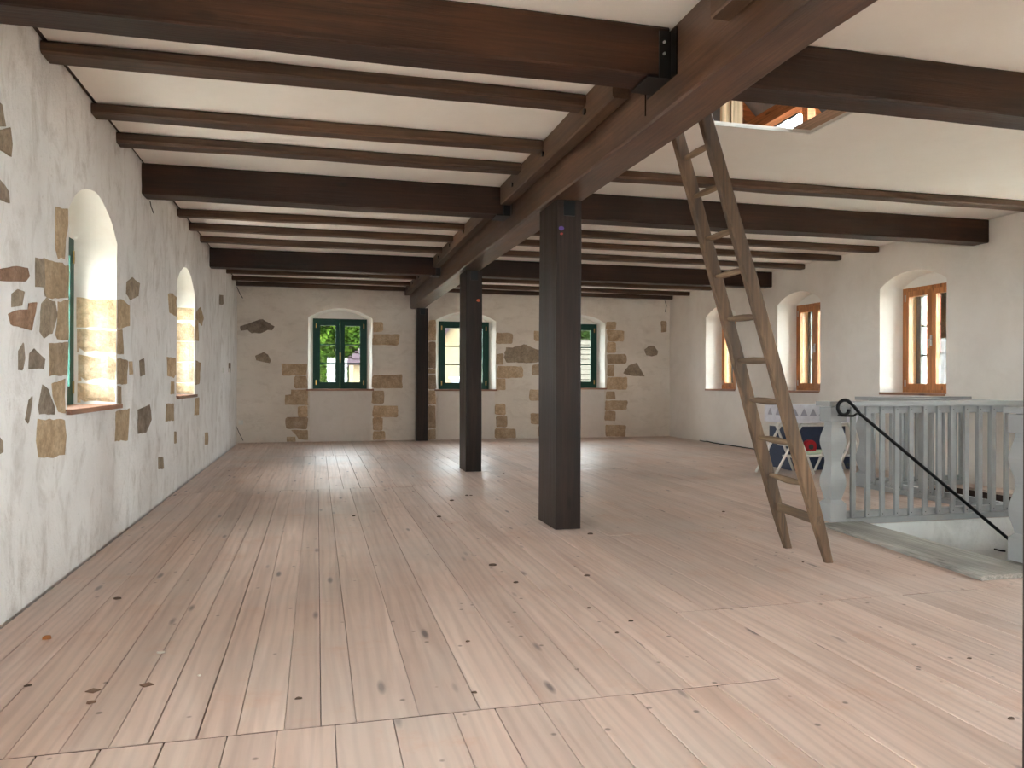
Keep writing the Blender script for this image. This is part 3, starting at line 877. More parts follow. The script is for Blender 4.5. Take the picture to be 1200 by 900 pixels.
LARGE = [(0.25, 0.46, None), (3.66, 3.875, 'hatch'), (7.06, 7.29, 'mid'), (11.31, 11.52, 'far')]
ZL = 2.728
lab_big = {
    'hatch': ('big dark cross beam below the hatch end, bearing toward the stone-patched wall', 'big dark cross beam at the edge of the roof hatch, on the orange-window side'),
    'mid': ('big dark cross beam meeting the stone-patched wall between its two arched niches', 'big dark cross beam behind the ladder, ending on the orange-window wall'),
    'far': ('big dark cross beam meeting the stone-patched wall beyond its narrow far niche', 'big dark cross beam meeting the smooth wall between the two farthest orange windows'),
    None: ('big dark cross beam over the near end of the room, stone-patched wall side', 'big dark cross beam over the near end of the room, staircase side'),
}
def hanger(m_parent, x, sgn, y0, y1, z0):
    """folded steel shoe: two side straps on the main beam and a bottom plate under the cross beam end"""
    h = MB()
    e = 0.006
    h.box((min(x, x + sgn * 0.13), y0 - e, z0 - 0.012), (max(x, x + sgn * 0.13), y1 + e, z0 - 0.002))
    for ya, yb_ in ((y0 - 0.012, y0 - 0.004), (y1 + 0.004, y1 + 0.012)):
        h.box((min(x, x + sgn * 0.07), ya, z0 - 0.012), (max(x, x + sgn * 0.07), yb_, ZC - 0.03))
    for ya, yb_ in ((y0 - 0.075, y0 - 0.004), (y1 + 0.004, y1 + 0.075)):
        h.box((min(x, x + sgn * 0.006), ya, z0 - 0.012), (max(x, x + sgn * 0.006), yb_, ZC - 0.03))
    o = h.build('beam_hanger', 'dark_steel', m_parent)
    for zz in (ZC - 0.09, ZC - 0.15):
        MB().tube([(x + sgn * 0.045, y0 - 0.012, zz), (x + sgn * 0.045, y0 - 0.024, zz)], 0.007, 8).build('bolt', 'chrome', o)
for i, (y0, y1, key) in enumerate(LARGE):
    for side in (0, 1):
        lab = lab_big[key][side]
        if side == 0: xa, xb = XL - 0.005, B0 - 0.008
        else: xa, xb = B1 + 0.008, XR + 0.005
        r = thing('cross_beam', ((xa + xb) / 2, (y0 + y1) / 2, ZL), lab, 'beam')
        timber('x', (xa, y0, ZL), (xb, y1, ZC - 0.002), chamfer=0.01, jit=0.008, seg=0.4, seed=20 + i * 2 + side).build('beam_timber', 'beam_x', r)
        hanger(r, B0 - 0.001 if side == 0 else B1 + 0.001, -1 if side == 0 else 1, y0, y1, ZL)

JL = [(4.63, 4.80), (5.59, 5.74), (6.22, 6.37), (8.80, 8.93), (9.56, 9.69), (10.42, 10.55), (12.35, 12.48), (13.30, 13.42), (14.20, 14.31), (14.98, 15.09)]
ZJ = 2.912
ordn = ['first', 'second', 'third', 'fourth']
def joist_label(y, side):
    w = 'stone-patched wall side' if side == 0 else 'orange-window side'
    if y < 2: return 'slim brown joist nearest the front end wall, ' + w
    if y < 3.6: return 'slim brown joist just before the hatch beam, ' + w
    if side == 1 and y < 7: return 'single slim brown joist between roof hatch and ladder beam, orange-window side'
    if y < 7: bay = [4.63, 5.59, 6.22]; ref = 'hatch beam'
    elif y < 11.3: bay = [8.80, 9.56, 10.42]; ref = 'ladder beam'
    else: bay = [12.35, 13.30, 14.20, 14.98]; ref = 'farthest big beam'
    return '%s slim brown joist beyond the %s, %s' % (ordn[bay.index(y)], ref, w)
NJ = [(2.55, 2.70), (1.5, 1.65)]
for k, (y0, y1) in enumerate(JL + NJ):
    for side in (0, 1):
        if side == 1 and y0 in (4.63, 5.59): continue
        xa, xb = (XL - 0.005, 1.652) if side == 0 else (B1 + 0.112, XR + 0.004)
        if side == 1 and y0 < 7: xa = B1 + 0.004
        ends = (y0, y1)
        o = timber('x', (xa, y0, ZJ), (xb, y1, ZC - 0.002), chamfer=0.014, jit=0.012, seg=0.3, seed=60 + k * 2 + side)
        o.build('ceiling_joist', 'joist_x', label=joist_label(y0, side), cat='joist')
# ledgers bolted along the main beam, carrying the joists
for side in (0, 1):
    for k, (y0, y1, zb_) in enumerate(((0.55, 3.04, 2.735), (4.18, 7.0, 2.80), (7.42, 11.26, 2.83), (11.6, YB - 0.03, 2.83))):
        if side == 1 and k < 2: continue
        x0, x1 = (1.655, B0 - 0.014) if side == 0 else (B1 + 0.014, B1 + 0.11)
        ref = ['before the hatch beam', 'past the hatch beam', 'past the ladder beam', 'ending at the back wall'][k]
        r = thing('joist_ledger', ((x0 + x1) / 2, (y0 + y1) / 2, zb_), 'brown ledger on the centre beam %s, %s' % (ref, ['stone-patched wall side', 'orange-window side'][side]), 'beam')
        timber('y', (x0, y0, zb_), (x1, y1, ZC - 0.003), chamfer=0.008, jit=0.006, seg=0.4, seed=100 + k + side * 7).build('ledger_timber', 'joist_y', r)
        n = max(2, int((y1 - y0) / 0.85))
        for i in range(n):
            yy = y0 + (y1 - y0) * (i + 0.5) / n
            xx = x0 if side == 0 else x1
            sg = -1 if side == 0 else 1
            MB().tube([(xx + sg * 0.001, yy, zb_ + 0.075), (xx + sg * 0.014, yy, zb_ + 0.075)], 0.02, 8, False).build('bolt', 'black_iron', r)

def post(x0, x1, y0, y1, label, seed):
    r = thing('timber_post', ((x0 + x1) / 2, (y0 + y1) / 2, 0.002), label, 'post')
    timber('z', (x0, y0, 0.002), (x1, y1, ZB - 0.006), chamfer=0.006, jit=0.005, seg=0.5, seed=seed).build('post_timber', 'post', r)
    MB().box(((x0 + x1) / 2 - 0.045, y0 - 0.006, ZB - 0.13), ((x0 + x1) / 2 + 0.045, y0 - 0.0005, ZB - 0.012)).build('steel_plate', 'black_iron', r)
    return r
def spot(parent, px, py, Y, r, mat, seed):
    c = on_y(px, py, Y)
    m = MB()
    pts = []
    for j in range(10):
        a = 6.28318 * j / 10
        q = r * (1 + 0.35 * noise.noise(Vector((j * 1.7, seed, 0))))
        pts.append((c.x + math.cos(a) * q, c.z + math.sin(a) * q * 0.8))
    m.loft([[(x, Y - 0.0004, z) for x, z in pts], [(x, Y - 0.003, z) for x, z in pts]])
    m.build('paint_spot', mat, parent)
p1 = post(1.80, 2.005, 5.71, 6.19, 'thick dark brown post with purple and red paint dabs near its top', 1)
spot(p1, 658, 267.5, 5.705, 0.022, 'purple', 1); spot(p1, 658, 274, 5.705, 0.012, 'redpaint', 2)
p2 = post(1.835, 2.045, 9.64, 10.08, 'dark brown post with a small orange paint dab near its top', 2)
spot(p2, 560.5, 352, 9.635, 0.024, 'orangepaint', 3)
post(1.87, 2.085, 14.86, YB - 0.03, 'dark brown post standing against the back wall between green windows', 3)
post(1.80, 2.0, 1.16, 1.635, 'dark brown post at the near end of the centre beam, in front of the staircase', 4)

# ------------------------------------------------------------------ ladder leaning into the hatch
lad = thing('wooden_ladder', (3.18, 4.5, 0), 'old worn wooden ladder leaning from the plank floor up into the roof hatch', 'ladder')
def rail_x(z): return 3.175 - 0.309 * z
for (yb_, yt) in ((4.715, 4.675), (4.275, 4.315)):
    m = MB()
    rings = []
    for i in range(15):
        z = 0.002 + 3.24 * i / 14
        y = yb_ + (yt - yb_) * i / 14 + 0.004 * noise.noise(Vector((z * 2, yb_, 0)))
        hw = 0.042 if z > 0.3 else 0.026 + 0.016 * (z / 0.3)
        th = 0.028 if z > 0.3 else 0.02 + 0.008 * z / 0.3
        if z > 3: hw *= 0.85
        x = rail_x(z) + 0.004 * noise.noise(Vector((z * 2, yb_, 5)))
        c = 0.007
        rings.append([(x - hw + c, y - th, z), (x + hw - c, y - th, z), (x + hw, y - th + c, z), (x + hw, y + th - c, z), (x + hw - c, y + th, z), (x - hw + c, y + th, z), (x - hw, y + th - c, z), (x - hw, y - th + c, z)])
    m.loft(rings)
    m.build('ladder_rail', 'ladder', lad)
RZ = [0.29, 0.515, 0.775, 1.035, 1.30, 1.575, 1.865, 2.11, 2.39, 2.635, 2.9]
for i, z in enumerate(RZ):
    x = rail_x(z)
    if i == 0:
        m = MB(); m.bar((x, 4.74, z + 0.01), (x, 4.25, z - 0.015), 0.03, 0.055)
    else:
        t = [0, 0.06, 0.3, 0.5, 0.7, 0.94, 1.0]
        rr = [0.012, 0.014, 0.021, 0.023, 0.021, 0.014, 0.012]
        m = MB().tube([(x + 0.004 * noise.noise(Vector((z, q * 3, 0))), 4.69 - 0.39 * q, z - 0.012 * q + 0.006 * noise.noise(Vector((z * 3, q * 2, 4)))) for q in t], rr, 8)
    m.build('ladder_rung', 'ladder_y', lad)

# ------------------------------------------------------------------ stair opening: shaft, treads, landing boards
x0, x1, y0, y1 = 4.2, 7.0, 3.95, 5.38
zt, zb_ = -0.031, -2.9
for nm, p, q in (('far', (x0 - 0.1, y1), (5.83, y1 + 0.1)), ('side', (5.83, y1), (5.93, 7.2)), ('back', (5.83, 7.2), (7.1, 7.3)), ('right', (7.0, y0), (7.1, 7.2)), ('near', (x0 - 0.1, y0 - 0.1), (7.1, y0)), ('left', (x0 - 0.1, y0), (x0, y1))):
    MB().box((p[0], p[1], zb_), (q[0], q[1], -0.262)).build('wall_stairwell_' + nm, 'shaft', kind='structure')
MB().box((x0, y0, zb_ - 0.1), (7.0, 7.2, zb_)).build('floor_below', 'shaft', kind='structure')
# plastered edge between subfloor and shaft
ed = MB()
ed.box((x0 - 0.002, y1 - 0.004, -0.27), (5.93, y1 + 0.004, -0.002))
ed.box((5.926, y1, -0.27), (5.934, 7.2, -0.002))
ed.build('trim_1', 'shaft', kind='structure')
stair = thing('staircase', (5.0, 4.66, -2.9), 'wooden staircase descending through the floor opening beside the grey railing', 'staircase')
for i in range(9):
    xa = 4.24 + i * 0.26; z = -0.2 - i * 0.2
    if xa > 6.6: break
    MB().box((xa, y0 + 0.02, z - 0.04), (xa + 0.29, y1 - 0.02, z)).build('tread', 'grey_board', stair)
    MB().box((xa, y0 + 0.02, z - 0.2), (xa + 0.02, y1 - 0.02, z - 0.04)).build('riser', 'white_paint', stair)
for yy in (y0 + 0.005, y1 - 0.035):
    MB().bar((4.36, yy + 0.015, -0.5), (6.6, yy + 0.015, -2.25), 0.03, 0.2).build('stringer', 'white_paint', stair)
lb = MB()
out = [(3.93, 5.36), (3.75, 3.67), (4.19, 3.67), (4.21, 3.95), (4.26, 5.03), (4.28, 5.36)]
lb.loft([[(x, y, 0.001) for x, y in out], [(x, y, 0.022) for x, y in out], [(x + 0.006, y, 0.028) for x, y in out]])
lb.build('landing_board', 'grey_board', label='worn grey wooden board edging the stair opening, under the railing post with scroll handrail', cat='board')
lb = MB()
lb.box((4.216, 3.67, 0.001), (7.0, 3.965, 0.026))
lb.build('landing_board', 'grey_board', label='worn grey board edging the near side of the stair opening', cat='board')

# ------------------------------------------------------------------ grey railings
def newel(cx, cy, z0, label):
    r = thing('railing_post', (cx, cy, z0), label, 'railing post')
    m = MB(); rings = []
    H = 0.955 - z0
    hw = 0.072
    prof = [(0.0, 1.0), (0.148, 1.0), (0.15, 0.97)]
    for rep, (za, zb__) in enumerate(((0.15, 0.5), (0.5, 0.83))):
        for i in range(1, 13):
            t = i / 12
            # notch, bulge, notch
            w = 0.78 + 0.22 * math.sin(math.pi * (t * 2 - 0.5)) * (1 if t < 1 else 1) if True else 1
            w = 0.62 + 0.38 * (0.5 - 0.5 * math.cos(2 * math.pi * min(1, t * 1.0)))
            prof.append((za + (zb__ - za) * t, w))
    prof += [(0.832, 0.98), (0.84, 1.0), (0.955, 1.0)]
    for z, w in prof:
        zz = z0 + z / 0.955 * H
        q = hw * w
        rings.append([(cx - q, cy - q, zz), (cx + q, cy - q, zz), (cx + q, cy + q, zz), (cx - q, cy + q, zz)])
    m.loft(rings)
    m.build('turned_shaft', 'grey_paint', r)
    return r
newel(4.072, 5.432, 0.03, 'grey scalloped railing post with black scroll handrail, behind the ladder')
newel(5.87, 7.275, 0.005, 'grey scalloped railing post at the far railing corner, beside the white table')
n3 = newel(4.335, 3.9, 0.03, 'grey scalloped railing post on the near corner of the stair opening')

def railing(label, p, q, axis, first, n, rail_ext=(0, 0), zf=0.003):
    """p, q: end points of the centre line"""
    p, q = Vector(p), Vector(q)
    r = thing('stair_railing', ((p.x + q.x) / 2, (p.y + q.y) / 2, 0.0), label, 'railing')
    d = (q - p).normalized(); s = Vector((-d.y, d.x, 0)); s = s if (s.y < 0 or s.x < 0) else -s
    def slab(a, b_, off0, off1, z0, z1):
        c = [a + s * off0, b_ + s * off0, b_ + s * off1, a + s * off1]
        return MB().loft([[(v.x, v.y, z) for v in c] for z in (z0, z1)])
    a, b_ = p - d * rail_ext[0], q + d * rail_ext[1]
    slab(a, b_, -0.09, 0.09, 0.962, 1.0).build('top_rail', 'grey_paint', r)
    slab(p, q, -0.03, 0.02, 0.90, 0.96).build('upper_rail', 'grey_paint', r)
    slab(p, q, -0.05, 0.06, zf, 0.05).build('bottom_rail', 'grey_paint', r)
    slab(p, q, -0.03, 0.02, 0.05, 0.10).build('lower_rail', 'grey_paint', r)
    for i in range(n):
        c = p + d * (first + (q - p - d * first).length * i / max(1, n - 0.4))
        m = slab(c - d * 0.021, c + d * 0.021, 0.0205, 0.042, 0.051, 0.955)
        bo = m.build('baluster', 'grey_paint', r)
        for z in (0.075, 0.93):
            k = c + s * 0.042
            MB().tube([(k.x, k.y, z), (k.x + s.x * 0.002, k.y + s.y * 0.002, z)], 0.004, 6, False).build('screw', 'dark_steel', bo)
    return r
railing('grey slatted railing along the far side of the stair opening, starting at the scroll handrail', (4.146, 5.432, 0), (6.0, 5.432, 0), 'x', 0.09, 13, (0.17, 0.55))
railing('grey slatted railing running from the stair corner back toward the white table', (5.87, 5.53, 0), (5.87, 7.2, 0), 'y', 0.09, 12, (0.0, 0.14))
railing('grey slatted railing beginning at the near corner of the stair opening', (4.41, 3.9, 0), (7.0, 3.9, 0), 'x', 0.1, 17, (0.17, 0.0), 0.027)
railing('grey slatted railing closing the far end of the stair opening by the orange-window wall', (5.975, 7.275, 0), (7.2, 7.275, 0), 'x', 0.09, 8, (0.0, 0.0))

# iron handrail with scroll
hr = thing('iron_handrail', (4.2, 5.3, 0.9), 'slim black iron handrail with a scrolled end, sloping down the stairs', 'handrail')
yh = 5.29
A = on_y(1005.6, 483, yh); B = on_y(1180, 630, yh)
dd = (B - A).normalized()
cen = on_y(990, 478.5, yh)
path = []
for i in range(24):
    t = i / 23
    th = math.radians(348 - 298 * t)
    rr = 0.040 + 0.026 * min(1, t * 1.6)
    path.append(Vector((cen.x + rr * math.cos(th), yh, cen.z + rr * math.sin(th))))
path += [path[-1].lerp(A, 0.5) + Vector((0.004, 0, 0.006)), A + dd * 0.02, A + dd * 0.3, A + dd * 1.0, B, B + dd * 0.6]
MB().tube(path, 0.0145, 10).build('rail_bar', 'black_iron', hr)
bp0 = on_y(1005, 484, yh); bp1 = on_y(1000, 487.5, yh); bp2 = on_y(989, 487, yh)
MB().tube([bp0, bp1, bp2, bp2 + Vector((0.0, 0.03, 0.0)), Vector((bp2.x, 5.355, bp2.z))], 0.010, 8).build('bracket', 'black_iron', hr)
MB().tube([(5.65, yh, -0.27), (5.65, 5.33, -0.275), (5.63, 5.378, -0.27)], 0.008, 8).build('bracket', 'black_iron', hr)

# ------------------------------------------------------------------ white folding table and boxes by the orange-window wall
tb = thing('folding_table', (6.15, 8.55, 0), 'white folding table with crossed legs and a triangle-print cloth, behind the railing', 'table')
MB().box((5.6, 8.28, 0.85), (6.75, 8.8, 0.875)).build('table_top', 'white_paint', tb)
ap = MB(); ap.box((5.59, 8.268, 0.655), (6.76, 8.276, 0.885)); ap.box((5.585, 8.27, 0.655), (5.593, 8.81, 0.885))
apo = ap.build('table_cloth', 'cloth', tb)
for i in range(9):
    xx = 5.61 + i * 0.128
    t = MB(); t.loft([[(xx, y, 0.745), (xx + 0.1, y, 0.745), (xx + 0.05, y, 0.835)] for y in (8.2675, 8.2655)])
    t.build('printed_triangle', 'cloth_tri', apo)
for i in range(3):
    yy = 8.29 + i * 0.17
    t = MB(); t.loft([[(x, yy, 0.745), (x, yy + 0.1, 0.745), (x, yy + 0.05, 0.835)] for x in (5.5845, 5.5825)])
    t.build('printed_triangle', 'cloth_tri', apo)
for yy in (8.32, 8.74):
    for xa, xb in ((5.42, 5.92), (5.98, 5.62), (6.28, 6.72), (6.75, 6.38)):
        MB().tube([(xa, yy + (0.02 if xa > xb else 0), 0.012), (xb, yy + (0.02 if xa > xb else 0), 0.85)], 0.016, 8).build('leg', 'white_paint', tb)
MB().tube([(5.75, 8.33, 0.36), (5.75, 8.75, 0.36)], 0.014, 8).build('cross_bar', 'white_paint', tb)
MB().tube([(5.6, 8.30, 0.25), (6.15, 8.30, 0.25)], 0.013, 8).build('cross_bar', 'white_paint', tb)

def crate(x0, x1, y0, y1, z0, z1, label, mat, studs=True):
    r = thing('storage_crate', ((x0 + x1) / 2, (y0 + y1) / 2, z0), label, 'crate')
    t = 0.015
    b = MB()
    b.box((x0, y0, z0), (x1, y1, z0 + t)); b.box((x0, y0, z0 + t), (x1, y0 + t, z1)); b.box((x0, y1 - t, z0 + t), (x1, y1, z1))
    b.box((x0, y0 + t, z0 + t), (x0 + t, y1 - t, z1)); b.box((x1 - t, y0 + t, z0 + t), (x1, y1 - t, z1))
    b.build('crate_body', mat, r)
    rim = MB(); e = 0.012
    rim.box((x0 - e, y0 - e, z1 + 0.0005), (x1 + e, y0 + 0.02, z1 + 0.02)); rim.box((x0 - e, y1 - 0.02, z1 + 0.0005), (x1 + e, y1 + e, z1 + 0.02))
    rim.box((x0 - e, y0 + 0.02, z1 + 0.0005), (x0 + 0.02, y1 - 0.02, z1 + 0.02)); rim.box((x1 - 0.02, y0 + 0.02, z1 + 0.0005), (x1 + e, y1 - 0.02, z1 + 0.02))
    rim.build('rim', 'white_plastic', r)
    if studs:
        n = 5
        for i in range(n):
            xx = x0 + (x1 - x0) * (i + 0.5) / n
            MB().tube([(xx, y0 - 0.001, z0 + (z1 - z0) * 0.35), (xx, y0 - 0.014, z0 + (z1 - z0) * 0.35)], 0.022, 10, False).build('stud', 'slate', r)
    return r
crate(6.05, 7.0, 9.08, 9.42, 0.0, 0.56, 'tall navy storage crate with white rim behind the white table', 'navy', False)
crate(6.02, 6.95, 8.85, 9.04, 0.0, 0.17, 'low navy crate with round studs below the white table', 'navy')
tr = MB()
prof = [(0.0, 0.0), (0.17, 0.0), (0.2, 0.045), (0.185, 0.045), (0.16, 0.012), (0.0, 0.012)]
tr.loft([[(6.5 + rr * 1.9 * math.cos(6.28318 * j / 24), 8.945 + rr * 0.5 * math.sin(6.28318 * j / 24), 0.192 + z) for j in range(24)] for rr, z in [(0.16, 0), (0.2, 0.06), (0.19, 0.06), (0.15, 0.012)]], True)
tr.build('oval_tray', 'mint', label='pale green oval tray lying on the low navy crate', cat='tray')
rc = thing('toy_wheel', (6.35, 8.94, 0.207), 'red toy wheel with a dark hub on the pale green tray', 'toy')
MB().tube([(6.35, 8.92, 0.30), (6.35, 8.98, 0.30)], 0.09, 20, False).build('tyre', 'red', rc)
MB().tube([(6.35, 8.91, 0.30), (6.35, 8.9195, 0.30)], 0.035, 14, False).build('hub', 'slate', rc)

# ------------------------------------------------------------------ attic seen through the hatch
def roof_pt(x, y, off=0.0):
    return Vector((x + off * 0.7071, y, 3.1 + (7.5 - x) + off * 0.7071))
rf = MB()
W0, W1_, WY0, WY1 = 5.96, 6.75, 8.55, 9.3
ridge = 2.93
def roof_quad(xa, xb, ya, yb_, o=0.0):
    rf.add([roof_pt(xa, ya, o), roof_pt(xb, ya, o), roof_pt(xb, yb_, o), roof_pt(xa, yb_, o)], [(0, 1, 2, 3)])
WINS = [(WY0, WY1), (0.6, 1.5), (2.0, 2.9), (3.4, 4.3), (4.8, 5.7), (6.1, 7.0)]  # all but the first are unseen, added to brighten the attic
for o in (0.0, 0.12):
    ya = YF - 0.4
    for (a, b_) in sorted(WINS):
        roof_quad(ridge, 8.0, ya, a, o)
        roof_quad(ridge, W0, a, b_, o); roof_quad(W1_, 8.0, a, b_, o)
        ya = b_
    roof_quad(ridge, 8.0, ya, YB + 0.7, o)
zr = 3.1 + 7.5 - ridge
xl2 = 2 * ridge - 8.0
rf.add([(ridge, YF - 0.4, zr), (ridge, YB + 0.7, zr), (xl2, YB + 0.7, 2.6), (xl2, YF - 0.4, 2.6)], [(0, 1, 2, 3)])
for yy in (YF - 0.4, YB + 0.7):
    rf.add([(8.0, yy, 2.6), (ridge, yy, zr), (xl2, yy, 2.6)], [(0, 1, 2)])
rf.build('roof', 'membrane', kind='structure', origin=(0, 0, 3))
af = MB()
for (x0, x1, y0, y1) in ((XL - 0.6, HX0, YF - 0.4, YB + 0.6), (HX1 + 0.031, XR + 0.6, YF - 0.4, YB + 0.6), (HX0, HX1, YF - 0.4, HY0 - 0.031), (HX0, HX1, HY1 + 0.95, YB + 0.6)):
    af.box((x0, y0, ZC + 0.031), (x1, y1, ZC + 0.06))
af.build('trim_2', 'pale_y', kind='structure')
for k, (a, b_) in enumerate(WINS):
    WIN_N[0] += 1
    r = thing('window_%d' % WIN_N[0], roof_pt((W0 + W1_) / 2, (a + b_) / 2), kind='structure')
    m = MB()
    def slab(xa, xb, ya, yb_, o0, o1):
        m.loft([[roof_pt(xa, ya, o), roof_pt(xb, ya, o), roof_pt(xb, yb_, o), roof_pt(xa, yb_, o)] for o in (o0, o1)])
    slab(W0 - 0.06, W0 + 0.03, a, b_, -0.03, 0.15); slab(W1_ - 0.03, W1_, a, b_, -0.03, 0.15)
    slab(W0 + 0.03, W1_ - 0.03, a, a + 0.05, -0.03, 0.15); slab(W0 + 0.03, W1_ - 0.03, b_ - 0.05, b_, -0.03, 0.15)
    slab(W0 + 0.03, W1_ - 0.03, (a + b_) / 2 - 0.012, (a + b_) / 2 + 0.012, 0.0, 0.13)
    m.build('frame', 'window_dark', r)
    for ya, yb_ in ((a + 0.05, (a + b_) / 2 - 0.012), ((a + b_) / 2 + 0.012, b_ - 0.05)):
        MB().loft([[roof_pt(W0 + 0.03, ya, o), roof_pt(W1_ - 0.03, ya, o), roof_pt(W1_ - 0.03, yb_, o), roof_pt(W0 + 0.03, yb_, o)] for o in (0.1, 0.106)]).build('pane', 'glass', r)
    ld = bpy.data.lights.new('window_portal', 'AREA'); ld.shape = 'RECTANGLE'; ld.size = 0.95; ld.size_y = b_ - a; ld.cycles.is_portal = True
    lo = bpy.data.objects.new('window_portal', ld); COL.objects.link(lo)
    lo.location = roof_pt((W0 + W1_) / 2, (a + b_) / 2, 0.16)
    lo.rotation_euler = Vector((0.7071, 0, 0.7071)).to_track_quat('Z', 'Y').to_euler()
for k, (y, ) in enumerate(((8.38,), (9.42,), (10.5,), (7.3,), (6.2,))):
    m = MB().bar(roof_pt(3.2, y, -0.1), roof_pt(7.4, y, -0.1), 0.1, 0.16, up=(0.7071, 0, 0.7071))
    m.build('rafter', 'orange_x', label=['orange spruce rafter beside the bright roof window, nearer the hatch', 'orange spruce rafter just beyond the bright roof window', 'orange spruce rafter deep in the attic beyond the roof window', 'orange spruce rafter high above the hatch, second before the roof window', 'orange spruce rafter high above the hatch, third before the roof window'][k], cat='rafter')
MB().box((5.56, 4.0, 4.46), (5.70, 12.5, 4.635)).build('purlin', 'orange_y', label='long orange spruce purlin below the attic roof, above the roof window', cat='rafter')
MB().bar((5.37, 7.6, 3.06), (5.37, 7.6, 4.95), 0.1, 0.1, up=(0, 1, 0)).build('attic_post', 'orange_x', label='upright orange spruce stud in the attic beside the roof window', cat='post')
MB().box((2.86, 5.07, ZC + 0.061), (2.925, 5.1, 4.6)).build('attic_board', 'pale_z', label='narrow pale upright board at the far edge of the roof hatch', cat='board')
MB().box((2.93, 5.06, ZC + 0.061), (3.02, 5.12, 4.6)).build('attic_board', 'pale_z', label='wider pale upright stud at the far edge of the roof hatch', cat='board')
ht = thing('hatch_frame', ((HX0 + HX1) / 2, (HY0 + HY1) / 2, ZC), 'pale timber frame lining the roof hatch opening above the ladder', 'hatch')
MB().box((HX1 + 0.001, HY0, ZC + 0.012), (HX1 + 0.03, HY1 + 0.9, ZC + 0.115)).build('side_board', 'pale_y', ht)
MB().box((HX0 - 0.03, HY0, ZC + 0.012), (HX0 - 0.001, HY1 + 0.03, ZC + 0.2)).build('side_board', 'pale_y', ht)
MB().box((HX0, HY1 + 0.001, ZC + 0.012), (HX1, HY1 + 0.03, ZC + 0.028)).build('end_board', 'pale_y', ht)
MB().box((HX0, HY0 - 0.03, ZC + 0.012), (HX1, HY0 - 0.001, ZC + 0.2)).build('end_board', 'pale_y', ht)
eb = MB()
eb.box((HX0, HY1 - 0.012, ZC - 0.004), (HX1, HY1 + 0.004, ZC + 0.011)); eb.box((HX1 - 0.012, HY0, ZC - 0.004), (HX1 + 0.004, HY1 - 0.012, ZC + 0.011))
eb.build('plaster_edge', 'white_paint', ht)

# ------------------------------------------------------------------ small things: sockets, wires, floor litter
def socket(pos, n, name, label, cat='socket'):
    n = Vector(n); s = Vector((-n.y, n.x, 0))
    r = thing(name, pos, label, cat)
    p = Vector(pos)
    def blk(a, b_, d0, d1, z0, z1):
        c = [p + s * a + n * d0, p + s * b_ + n * d0, p + s * b_ + n * d1, p + s * a + n * d1]
        return MB().loft([[(v.x, v.y, p.z + z) for v in c] for z in (z0, z1)])
    blk(-0.04, 0.04, 0.004, 0.018, -0.04, 0.04).build('cover_plate', 'white_plastic', r)
    blk(-0.02, 0.02, 0.018, 0.024, -0.02, 0.02).build('rocker', 'white_paint', r)
    return r
q = on_x(258.5, 434, XL); socket((XL + 0.028, q.y, q.z), (1, 0, 0), 'wall_switch', 'white wall switch on the stone-patched wall, further from the back corner', 'switch')
q = on_x(266, 434.5, XL); socket((XL + 0.028, q.y, q.z), (1, 0, 0), 'wall_switch', 'white wall switch on the stone-patched wall, nearer the back corner', 'switch')
q = on_y(279, 495, YB); socket((q.x + 0.05, YB - 0.012, q.z), (0, -1, 0), 'wall_socket', 'small white wall socket low on the back wall in the corner', 'socket')
def wire(pts, label, r=0.004, mat='white_plastic'):
    MB().tube(pts, r, 6).build('cable', mat, label=label, cat='cable')
wire([on_y(277.5, 336, YB - 0.014), on_y(281, 344, YB - 0.015), on_y(284.5, 349.5, YB - 0.014)], 'thin dark cable stub on the back wall below the ceiling corner, stone-patched wall side', 0.006, 'dark_steel')
wire([on_y(779, 352, YB - 0.014), on_y(781, 358, YB - 0.015), on_y(779.5, 366, YB - 0.014)], 'thin dark cable stub high on the back wall near the smooth wall', 0.006, 'dark_steel')
wire([on_y(277, 500, YB - 0.014), on_y(281, 509, YB - 0.014), on_y(285, 516.5, YB - 0.014)], 'thin dark cable running from the low socket down to the floor', 0.005, 'dark_steel')
wire([(XL + 0.02, 7.32, ZL - 0.004), (XL + 0.025, 7.34, ZL - 0.05), (XL + 0.03, 7.42, ZL - 0.09), (XL + 0.02, 7.4, ZL - 0.05)], 'thin dark wire end hanging under the big beam at the stone-patched wall', 0.004, 'dark_steel')
for (px, py, z, lab) in ((391, 263, 2.95, 'white cable tail hanging from the ceiling between slim joists, stone-patched wall side'), (834, 284, 2.95, 'white cable tail hanging from the ceiling behind the ladder')):
    c = on_z(px, py, z)
    wire([(c.x, c.y, ZC - 0.001), (c.x + 0.01, c.y, z), (c.x + 0.05, c.y, z - 0.02), (c.x + 0.07, c.y + 0.01, z + 0.02), (c.x + 0.03, c.y, z + 0.015), (c.x - 0.03, c.y, z - 0.01)], lab, 0.005)
c = on_z(833, 518.5, 0.0)
wire([(XR - 0.03, c.y + 0.35, 0.012), (XR - 0.06, c.y + 0.1, 0.012), (XR - 0.12, c.y - 0.1, 0.03), (XR - 0.06, c.y - 0.25, 0.012), (XR - 0.04, c.y - 1.6, 0.012), (XR - 0.05, c.y - 2.6, 0.012)], 'black cable looping along the foot of the smooth wall', 0.011, 'black_iron')

